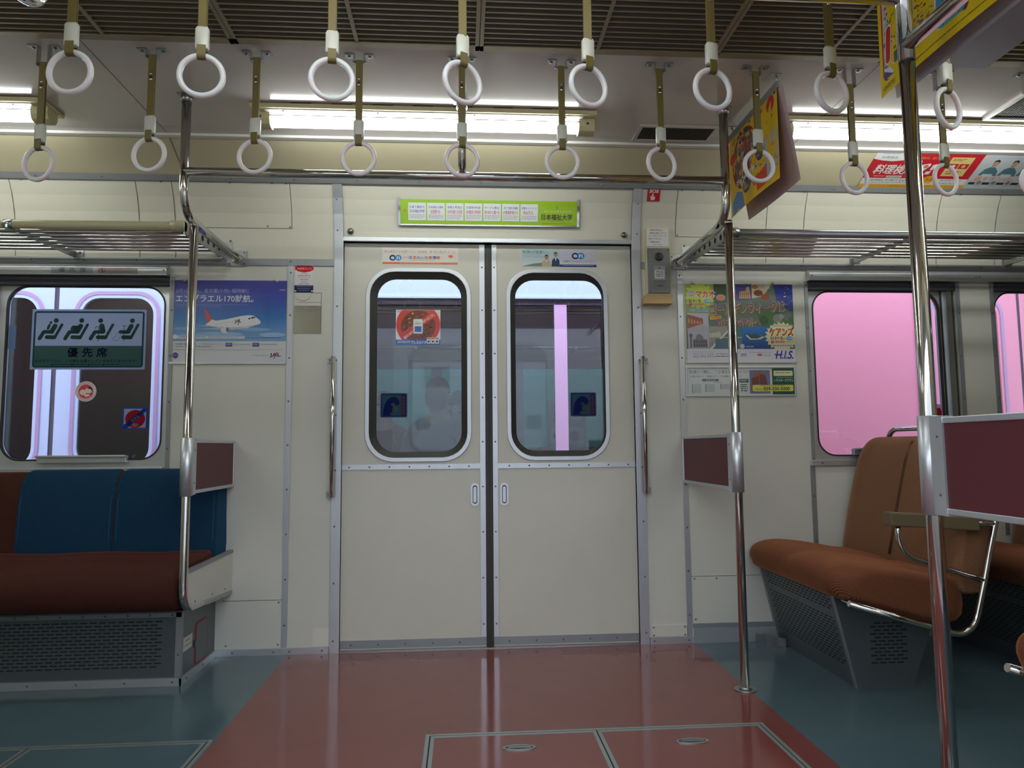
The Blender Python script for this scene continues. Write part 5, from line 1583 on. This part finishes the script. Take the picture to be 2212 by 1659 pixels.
# SOS sign on the curved panel
t = thing('sos_sign', 'red SOS sign with a pressing hand above the emergency call box', 'sign', (0.748, -0.06, 2.0))
s = Sheet((0.716, yc(1.972) - 0.003, 1.972), (0.058, 0, 0), (0, yc(2.022) - yc(1.972), 0.050), (165, 112, 335, 268), 0.001, (184, 26, 38))
s.text('SOS', 190, 120, 316, 164, (232, 226, 222), 0.04, 0, 0.12)
s.disc(240, 184, 16, (206, 96, 100), 14); s.cap(240, 184, 238, 220, 9, (228, 222, 218)); s.poly([(210, 200), (218, 198), (228, 214), (268, 208), (274, 216), (266, 252), (220, 254), (208, 222)], (228, 222, 218))
s.build('plate', t, M['print_gloss'])

# posters in the cove over the brown seats
CO = lambda x: (x, -0.090, 2.041)
CV = (0, -0.172, 0.0915)
def cove_sheet(x0, x1, view, base): return Sheet((x0, -0.0935, 2.0365), (x1 - x0, 0, 0), (0, -0.178, 0.0946), view, 0.001, base)
s = cove_sheet(1.686, 2.186, (0, 0, 500, 205), (190, 36, 48))
s.poly([(0, 0), (170, 0), (170, 30), (140, 44), (90, 50), (40, 46), (0, 38)], (222, 222, 224)); s.text('料理検定', 34, 22, 108, 36, (90, 110, 100)); s.bars(30, 8, 110, 14, 1, (140, 140, 144))
s.text('料理検定', 34, 68, 216, 122, (230, 224, 220), 0.02, 0, 0.15); s.rect(106, 130, 178, 142, (206, 196, 190)); s.bars(46, 132, 98, 140, 1, (226, 170, 160)); s.bars(112, 134, 170, 139, 1, (120, 90, 90))
s.text('たしか目から、おいしさまで。', 176, 22, 350, 36, (224, 160, 60), 0.01); s.disc(208, 56, 24, (196, 200, 170), 20); s.disc(206, 54, 14, (96, 150, 50), 12)
s.poly([(240, 66), (276, 58), (280, 70), (250, 120), (236, 118)], (228, 224, 222)); s.poly([(290, 66), (316, 60), (300, 96), (288, 94)], (228, 224, 222)); s.poly([(278, 104), (300, 100), (296, 120), (274, 120)], (228, 224, 222)); s.disc(262, 76, 10, (200, 120, 90))
s.rect(356, 22, 462, 128, (216, 190, 120)); s.bars(366, 30, 430, 46, 2, (150, 90, 50)); s.rect(364, 58, 408, 86, (180, 50, 56)); s.rect(412, 58, 456, 86, (180, 50, 56)); s.disc(386, 72, 9, (220, 210, 196)); s.disc(434, 72, 9, (206, 170, 90)); s.bars(370, 100, 440, 122, 2, (150, 80, 56))
s.rect(0, 145, 500, 180, (222, 220, 218)); s.text('第3回料理検定', 18, 150, 104, 163, (70, 120, 130), 0.01); s.text('受付締切日', 110, 150, 172, 163, (60, 100, 130), 0.01); s.text('4月24日', 190, 149, 256, 165, (40, 130, 160), 0.02); s.rect(180, 150, 186, 164, (220, 110, 40)); s.bars(20, 169, 330, 175, 1, (110, 130, 140)); s.text('03-3623-9612', 372, 166, 448, 175, (90, 110, 120)); s.bars(372, 152, 470, 160, 1, (110, 130, 140))
s.disc(316, 148, 32, (222, 160, 40), 20); s.text('5-3', 300, 140, 330, 156, (170, 60, 50), 0.02); s.rect(0, 180, 500, 205, (226, 168, 28)); s.text('そして、プロへの道。調理師専門学校 料理検定委員会', 56, 186, 252, 198, (150, 80, 20)); s.bars(300, 188, 470, 196, 1, (190, 130, 20))
tag(s.build('cove_poster', None, M['print_gloss']), 'red cooking exam poster under the ceiling over the brown seats', 'poster')
s = cove_sheet(2.190, 2.690, (0, 0, 500, 205), (196, 200, 204))
for x in (70, 160, 250, 340):
    s.poly([(x - 44, 120), (x - 30, 84), (x - 8, 72), (x + 14, 74), (x + 36, 96), (x + 44, 124)], (84, 122, 130)); s.disc(x + 2, 56, 13, (190, 150, 130), 19); s.poly([(x - 12, 52), (x - 10, 36), (x + 4, 30), (x + 16, 38), (x + 16, 52), (x + 8, 42), (x - 4, 42)], (60, 50, 48)); s.rect(x - 26, 112, x + 24, 132, (206, 212, 216)); s.bars(x - 50, 20, x + 40, 24, 1, (160, 164, 168))
s.text('返すオンは、ココ', 22, 126, 300, 152, (226, 134, 60), 0.01); s.rect(10, 160, 400, 174, (50, 50, 54))
for x in (40, 110, 180, 250, 320): s.round(x, 156, x + 36, 182, 10, (176, 180, 184)); s.round(x + 8, 152, x + 28, 172, 8, (120, 124, 128))
s.poly([(290, 205), (310, 178), (340, 178), (340, 205)], (226, 120, 50))
tag(s.build('cove_poster', None, M['print_gloss']), 'grey poster of men in teal shirts, next along from the red cooking poster', 'poster')

# posters hanging across the car
def hang_clip(t, X, y0, y1, z):
    b = MB().use(M['alu_dull']).box(X - 0.004, X + 0.004, y1, y0, z, z + 0.026)
    b.build('clip_bar', None, t)
    h = MB().use(M['steel'])
    for y in (y0 - 0.03, y1 + 0.015):
        h.box(X - 0.02, X + 0.02, y - 0.008, y + 0.008, CZ - 0.003, CZ - 0.0002).tube([(X, y, CZ - 0.003), (X + 0.006, y, CZ - 0.012), (X, y, z + 0.016)], 0.003, 8)
    h.build('ceiling_hook', None, t)
t = thing('hanging_poster', 'yellow crowded festival poster hanging beside the drop tube over the travel poster', 'hanging poster', (0.96, -0.65, 2.09))
s = Sheet((0.956, -0.435, 1.768), (0, -0.437, 0), (0.002, 0, 0.320), (70, 90, 600, 1560), 0.0008, (226, 186, 24), bow=0.008)
Wd = 530
def mp(u, v): return (70 + 530 * u, 90 + 1470 * v)
def el(u, v, a, b, c): s.disc(*mp(u, v), a * 530, c, b * 1470)
el(0.34, 0.40, 0.27, 0.36, (140, 40, 34)); el(0.34, 0.36, 0.22, 0.28, (150, 96, 84))
for k in range(90):
    a, r = random.uniform(0, 6.28), sqrt(random.random())
    el(0.34 + 0.23 * r * cos(a), 0.38 + 0.30 * r * sin(a), random.uniform(0.01, 0.035), random.uniform(0.012, 0.04), random.choice([(196, 146, 124), (60, 44, 44), (206, 60, 50), (226, 196, 90), (90, 110, 130), (214, 180, 170), (120, 60, 90), (60, 120, 90)])); s.lay -= 1
s.lay += 2
for k in range(40):
    el(random.uniform(0.05, 0.98), random.uniform(0.02, 0.5), random.uniform(0.008, 0.03), random.uniform(0.01, 0.03), random.choice([(206, 60, 44), (60, 70, 140), (196, 130, 100), (210, 140, 30), (60, 130, 90)])); s.lay -= 1
s.lay += 2
s.poly([mp(0.72, 0.27), mp(0.97, 0.22), mp(0.97, 0.38), mp(0.74, 0.42)], (20, 112, 86)); el(0.88, 0.10, 0.07, 0.09, (196, 40, 44)); el(0.08, 0.28, 0.07, 0.07, (206, 56, 40))
s.text('ジャンバラヤ', *mp(0.16, 0.60), *mp(0.56, 0.70), (230, 222, 214), 0.04, 4)
for u, v, a, b in ((0.68, 0.50, 0.085, 0.12), (0.40, 0.76, 0.085, 0.095)):
    el(u, v, a, b, (56, 50, 104)); x0, y0 = mp(u - a * 0.7, v - b * 0.55); x1, y1 = mp(u + a * 0.7, v + b * 0.6); s.bars(x0, y0, x1, y1, 5, (200, 190, 120), 0.5)
s.poly([mp(0.76, 0.46), mp(0.99, 0.40), mp(0.99, 0.80), mp(0.80, 0.88)], (170, 178, 206)); s.poly([mp(0.58, 0.78), mp(0.80, 0.72), mp(0.80, 0.94), mp(0.62, 0.95)], (206, 74, 44)); s.poly([mp(0.05, 0.99), mp(0.06, 0.82), mp(0.18, 0.74), mp(0.30, 0.80), mp(0.35, 0.99)], (84, 126, 190)); el(0.86, 0.72, 0.05, 0.025, (224, 200, 40))
for k in range(26): el(random.uniform(0.5, 0.98), random.uniform(0.55, 0.85), random.uniform(0.008, 0.03), random.uniform(0.008, 0.02), random.choice([(206, 60, 44), (60, 70, 140), (196, 130, 100), (226, 190, 170), (120, 150, 200)])); s.lay -= 1
s.build('front_sheet', t)
b = Sheet((1.012, -0.470, 1.752), (0, -0.437, 0), (-0.048, 0, 0.332), (0, 0, 1, 1), 0.0008, (206, 180, 186), bow=-0.008)
b.build('rear_sheet', t)
hang_clip(t, 0.961, -0.425, -0.88, 2.085)

t = thing('hanging_poster', 'big yellow poster with a red frame hanging close to the camera beside the thick pole', 'hanging poster', (1.0, -1.65, 2.09))
s = Sheet((0.998, -1.397, 1.783), (0, -0.515, 0), (0.002, 0, 0.325), (0, 0, 515, 325), 0.0008, (226, 196, 12), bow=0.010)
s.round(14, -4 + 6, 345, 292, 22, (190, 30, 36)); s.round(20, 8, 339, 286, 18, (196, 194, 198))
s.rect(22, 12, 337, 228, (150, 156, 152))
for k in range(420):
    x, y = random.uniform(24, 335), random.uniform(14, 226)
    s.disc(x, y, random.uniform(2, 9), random.choice([(206, 206, 204), (120, 130, 124), (90, 110, 100), (190, 60, 50), (70, 90, 150), (196, 180, 80), (80, 140, 90), (160, 150, 150), (226, 224, 220), (110, 70, 60)]), random.uniform(1.5, 5), 7); s.lay -= 1
s.lay += 3
s.rect(22, 226, 337, 262, (120, 120, 132))
for k in range(9): s.rect(66 + 22 * k, 232 - (k % 3) * 7, 82 + 22 * k, 262, random.choice([(150, 148, 156), (90, 88, 104), (176, 174, 178)]))
for x in (82, 118, 152, 196): s.star(x, 216, 5, 11, 6, (236, 176, 50))
s.round(20, 262, 339, 286, 10, (54, 48, 120)); s.rect(22, 258, 240, 262, (226, 226, 228))
s.poly([(22, 286), (22, 250), (48, 262), (66, 286)], (54, 60, 140)); s.poly([(20, 262), (20, 254), (48, 262), (66, 284), (58, 284)], (226, 226, 228))
s.round(232, 112, 338, 284, 22, (228, 228, 230)); s.round(238, 118, 338, 284, 20, (60, 146, 190)); s.rect(262, 190, 312, 284, (70, 156, 200)); s.cap(262, 190, 262, 282, 1, (40, 60, 110)); s.cap(312, 190, 312, 282, 1, (40, 60, 110))
s.round(268, 216, 306, 252, 5, (206, 226, 232)); 
for k in range(3): s.rect(272 + 11 * k, 222, 280 + 11 * k, 234, (60, 146, 190))
s.poly([(276, 216), (287, 204), (298, 216), (294, 216), (287, 209), (280, 216)], (206, 226, 232)); s.rect(270, 252, 278, 256, (206, 226, 232)); s.rect(296, 252, 304, 256, (206, 226, 232))
s.cap(46, 160, 40, 240, 13, (228, 222, 220)); s.cap(46, 162, 40, 238, 10, (190, 36, 48)); s.poly([(58, 180), (64, 160), (80, 150), (96, 156), (104, 180)], (236, 200, 40))
s.text('P', 26, 12, 50, 58, (44, 52, 130), 0.08); s.text('P', 28, 14, 48, 56, (190, 40, 60), 0.03); s.text('れ', 54, 22, 92, 76, (44, 52, 130), 0.10); s.text('れ', 57, 25, 90, 73, (206, 60, 90), 0.03)
s.round(366, 150, 496, 184, 16, (120, 176, 206)); s.bars(382, 160, 480, 172, 1, (206, 70, 90)); s.round(366, 60, 496, 120, 10, (226, 226, 220)); s.bars(378, 72, 486, 110, 3, (70, 70, 90))
s.text('KINTETSU', 14, 302, 70, 314, (70, 66, 20), 0.0, 0, 0.3); s.bars(100, 304, 470, 310, 1, (150, 128, 20)); s.rect(366, 230, 496, 232, (150, 128, 20))
s.build('front_sheet', t)
b = Sheet((1.030, -1.412, 1.776), (0, -0.515, 0), (-0.026, 0, 0.332), (0, 0, 1, 1), 0.0008, (206, 200, 212), bow=-0.006)
b.build('rear_sheet', t)
hang_clip(t, 1.003, -1.39, -1.92, 2.107)

# ================================================================== the train on the next track
NY = 1.15
tr = thing('train', 'red and white train standing on the next track outside the windows', 'train', (0, NY, -1.0))
b = MB()
b.use(M['n_pink'])
NT = 0.05
def nb(x0, x1, z0, z1, mt=None, d=0.0):
    b.use(mt or M['n_pink']); b.box(x0, x1, NY - d, NY + NT, z0, z1)
nb(-7, -3.14, -0.9, 2.45, M['n_white'])
nb(-3.14, -1.886, 1.87, 2.45, M['n_white']); nb(-3.14, -1.886, -0.9, 0.0, M['n_white'])
nb(-1.886, -1.60, -0.9, 2.45, M['n_white'])
nb(-1.60, 1.99, 1.775, 2.45, M['n_white']); nb(-1.60, 1.99, -0.9, 0.72)
nb(0.442, 0.519, 0.72, 1.735, M['n_lilac'], 0.004)
nb(-1.60, 1.99, 1.735, 1.775, M['n_gap'], -0.01)
nb(1.99, 2.757, -0.9, 2.45)
nb(2.757, 2.785, -0.9, 2.45, M['n_white'], 0.006)
nb(2.785, 4.15, 1.90, 2.45); nb(2.785, 4.15, -0.9, 0.0)
nb(4.15, 8, -0.9, 2.45)
b.use(M['n_white']).box(-1.60, 1.99, NY - 0.02, NY, 1.770, 1.782)
b.use(M['n_white']).box(-7, 8, NY + NT, NY + 2.7, 2.45, 2.55)
b.build('body_side', None, tr)
def ndoor(x0, x1, win, mt, rim):
    yd = NY + 0.012
    L = lambda d, r: atY(rrect(win[0] - d, win[1] + d, win[2] - d, win[3] + d, r), yd)
    d = MB().use(mt).frame(atY(rrect(x0, x1, 0.0, 1.895, 0.002), yd), L(0.0, 0.10), (0, 0.03, 0))
    d.use(rim).frame(L(0.040, 0.135), L(0.020, 0.118), (0, -0.004, 0)).use(mt)
    o = d.build('door_leaf', None, tr)
    MB().prism(atY(rrect(win[0] - 0.004, win[1] + 0.004, win[2] - 0.004, win[3] + 0.004, 0.10), yd + 0.012), (0, 0.005, 0)).build('pane', M['n_glass'], o)
    return o
ndoor(-3.14, -2.526, (-3.03, -2.618, 0.78, 1.766), M['n_white'], M['n_groove'])
ndoor(-2.498, -1.886, (-2.369, -1.957, 0.78, 1.766), M['n_white'], M['n_groove'])
ndoor(2.785, 3.462, (2.905, 3.325, 0.78, 1.78), M['n_pink'], M['n_groove'])
ndoor(3.482, 4.15, (3.62, 4.03, 0.78, 1.78), M['n_pink'], M['n_white'])
MB().box(-2.526, -2.498, NY + 0.016, NY + 0.036, 0.0, 1.895).build('door_seal', M['n_gap'], tr)
MB().box(3.462, 3.482, NY + 0.016, NY + 0.036, 0.0, 1.895).build('door_seal', M['n_gap'], tr)
for x0, x1 in ((-1.60, 0.442), (0.519, 1.99)):
    MB().box(x0, x1, NY + 0.016, NY + 0.022, 0.72, 1.735).build('window_pane', M['n_glass'], tr)
# inside it
i = MB().use(M['n_intdark']).box(-7, 8, NY + NT, NY + 2.7, 0.0, 0.04)
i.use(M['n_int']).box(-7, 8, NY + NT, NY + 2.7, 2.15, 2.18)
FY = 3.55
i.box(-2.1, 4.0, FY, FY + 0.04, 1.63, 2.16).box(4.0, 8, FY, FY + 0.04, 0.0, 2.16)
i.use(M['n_intdark']).box(-7, -2.1, FY, FY + 0.04, 1.45, 2.16).use(M['n_intgreen']).box(-7, -2.1, FY, FY + 0.04, 0.0, 1.45)
i.use(M['n_intdark']).box(-2.1, 4.0, FY, FY + 0.04, 0.0, 0.80).box(-2.1, 4.0, FY - 0.01, FY, 1.60, 1.69)
i.use(M['n_int'])
for x in (-0.42, 0.35, 1.9): i.box(x, x + 0.10, FY, FY + 0.04, 0.80, 1.63)
i.use(M['n_intdark']).box(-7.0, -6.95, NY + NT, FY, 0, 2.16).box(7.95, 8, NY + NT, FY, 0, 2.16)
i.build('interior_shell', None, tr)
for x0, x1 in ((-2.1, -0.42), (-0.32, 0.35), (0.45, 1.9), (2.0, 4.0)):
    MB().box(x0, x1, FY + 0.01, FY + 0.016, 0.80, 1.63).build('far_window_pane', M['n_teal'], tr)
r = MB().use(M['chrome'])
for k in range(3): r.cyl((-2.0, FY - 0.32 + 0.10 * k, 1.765 + 0.008 * k), (4.0, FY - 0.32 + 0.10 * k, 1.765 + 0.008 * k), 0.012, 10)
for x in (-1.0, -0.55, 0.2, 0.9, 1.6): r.box(x, x + 0.02, FY - 0.33, FY, 1.745, 1.775)
r.build('luggage_rack', None, tr)
r = MB().use(M['chrome'])
for k in range(3): r.cyl((-1.6, NY + 0.10 + 0.09 * k, 1.742 - 0.004 * k), (2.0, NY + 0.10 + 0.09 * k, 1.742 - 0.004 * k), 0.006, 10)
r.build('near_rack', None, tr)
MB().cyl((0.62, 2.3, 0.04), (0.62, 2.3, 2.15), 0.016, 12).build('interior_pole', M['chrome'], tr)
MB().use(M['n_int']).box(-0.36, 0.28, FY - 0.10, FY - 0.02, 0.5, 1.33).build('partition', None, tr)
pz = Sheet((0.68, FY - 0.03, 0.86), (0.36, 0, 0), (0, 0, 0.44), (0, 0, 100, 120), 0.004, (150, 160, 190))
pz.text('豚', 14, 10, 54, 58, (90, 90, 150), 0.03); pz.disc(76, 36, 16, (150, 200, 200)); pz.rect(6, 70, 94, 114, (150, 200, 190)); pz.disc(26, 92, 12, (120, 80, 90)); pz.disc(70, 92, 13, (120, 80, 90))
pz.build('interior_poster', tr)
MB().use(M['n_intdark']).box(-1.9, 1.9, FY - 0.52, FY - 0.10, 0.36, 0.46).box(-1.9, 1.9, FY - 0.20, FY - 0.06, 0.46, 0.86).box(-1.9, 1.9, FY - 0.44, FY - 0.08, 0.04, 0.36).build('interior_bench', None, tr)
for x in (-2.6, -0.9, 0.8, 2.5):
    MB().cyl((x - 0.5, 2.0, 2.10), (x + 0.5, 2.0, 2.10), 0.018, 12).build('added_fill_tube', emit('added_fill_light', (0.95, 1, 0.97, 1), 16.0), tr)  # tubes added to brighten the inner walls
struct('dimming_backdrop', MB().box(-14, 14, 6.2, 6.4, -1.1, 4.2), mat('dimming_backdrop_paint', rgb(122, 128, 130), 0.8, noise=0.15, nscale=0.8))  # wall added to dim the sky behind the far panes

# people sitting in it -------------------------------------------------
def skin_mesh(name, verts, edges, radii, mt, parent, root=0):
    me = bpy.data.meshes.new(name)
    off = parent_loc(parent)
    me.from_pydata([tuple(Vector(v)) for v in verts], edges, [])
    me.materials.append(mt)
    o = bpy.data.objects.new(name, me)
    C.objects.link(o)
    o.parent = parent
    sk = o.modifiers.new('skin', 'SKIN')
    sk.use_smooth_shade = True
    for k, r_ in enumerate(radii):
        me.skin_vertices[0].data[k].radius = r_ if isinstance(r_, tuple) else (r_, r_)
        me.skin_vertices[0].data[k].use_root = (k == root)
    ss = o.modifiers.new('sub', 'SUBSURF'); ss.levels = 1; ss.render_levels = 2
    return o

def person(label, x, y, rz, cloth, trousers, hair_mt, hat=False):
    """someone sitting; local frame faces -y, origin on the floor under the hips"""
    t = thing('person', label, 'person', (x, y, 0.04))
    t.rotation_euler = (0, 0, rz)
    V = [(0, 0, 0.50), (0, 0.03, 0.68), (0, 0.03, 0.86), (0, 0.02, 0.98), (0, 0.0, 1.05), (0, -0.025, 1.13), (0, -0.03, 1.21),
         (-0.17, 0.03, 0.93), (-0.23, -0.04, 0.70), (-0.16, -0.26, 0.60), (-0.09, -0.36, 0.58),
         (0.17, 0.03, 0.93), (0.23, -0.04, 0.70), (0.16, -0.26, 0.60), (0.09, -0.36, 0.58),
         (-0.10, -0.10, 0.50), (-0.12, -0.42, 0.50), (-0.12, -0.40, 0.10), (-0.12, -0.52, 0.04),
         (0.10, -0.10, 0.50), (0.12, -0.42, 0.50), (0.12, -0.40, 0.10), (0.12, -0.52, 0.04)]
    Ed = [(0, 1), (1, 2), (2, 3), (3, 4), (4, 5), (5, 6), (3, 7), (7, 8), (8, 9), (9, 10), (3, 11), (11, 12), (12, 13), (13, 14),
          (0, 15), (15, 16), (16, 17), (17, 18), (0, 19), (19, 20), (20, 21), (21, 22)]
    Rd = [0.13, 0.12, 0.14, 0.09, 0.05, 0.078, 0.085, 0.055, 0.045, 0.034, 0.036, 0.055, 0.045, 0.034, 0.036, 0.085, 0.065, 0.045, 0.035, 0.085, 0.065, 0.045, 0.035]
    skin_mesh('body', V, Ed, Rd, M['skin'], t)
    skin_mesh('jacket', V[:4] + [V[7], V[8], (-0.165, -0.24, 0.61), V[11], V[12], (0.165, -0.24, 0.61)], [(0, 1), (1, 2), (2, 3), (3, 4), (4, 5), (5, 6), (3, 7), (7, 8), (8, 9)],
              [0.15, 0.14, 0.16, 0.105, 0.072, 0.062, 0.05, 0.072, 0.062, 0.05], cloth, t)
    skin_mesh('trousers', [(0, 0, 0.50), V[15], V[16], (-0.12, -0.40, 0.16), V[19], V[20], (0.12, -0.40, 0.16)], [(0, 1), (1, 2), (2, 3), (0, 4), (4, 5), (5, 6)],
              [0.135, 0.095, 0.08, 0.06, 0.095, 0.08, 0.06], trousers, t)
    h = MB()
    def ell(cx, cy, cz, rx, ry, rz_, z0=-1.0, n=16, m_=10):
        rings = []
        for k in range(m_ + 1):
            a = -pi / 2 + pi * k / m_
            if sin(a) < z0: continue
            rings.append([(cx + rx * cos(a) * cos(2 * pi * j / n), cy + ry * cos(a) * sin(2 * pi * j / n), cz + rz_ * sin(a)) for j in range(n)])
        h.loft(rings)
    ell(0, -0.015, 1.21, 0.092, 0.108, 0.115, 0.0)
    ell(0, 0.035, 1.18, 0.088, 0.075, 0.11)
    o = h.build('hair', hair_mt, None); o.parent = t
    f = MB().use(M['hair'])
    for s_ in (-1, 1): f.dome((s_ * 0.034, -0.108, 1.185), (0, -1, 0), 0.010, 0.004, 8, 3)
    f.use(M['skin']).prism([(-0.012, -0.108, 1.15), (0.012, -0.108, 1.15), (0.0, -0.108, 1.19)], (0, -0.018, 0))
    f.use(M['cloth1']).box(-0.025, 0.025, -0.108, -0.102, 1.118, 1.126)
    for s_ in (-1, 1): f.use(M['skin']).dome((s_ * 0.082, -0.02, 1.17), (s_, 0, 0), 0.024, 0.014, 10, 3)
    o = f.build('face', None, None); o.parent = t
    return t
person('person in dark green in the next train, nearest the middle of the doors', -0.16, 3.10, 0.25, M['cloth2'], M['n_intdark'], M['hair'])
person('person in maroon sitting in the next train, low behind a blue warning sticker', -0.80, 3.12, -0.35, M['cloth1'], M['cloth3'], M['hair'])
person('grey coated figure standing in for a ghostly reflection in the next train', -0.30, 1.85, 3.0, M['cloth3'], M['cloth2'], M['hair'])  # body made up where only a reflection shows
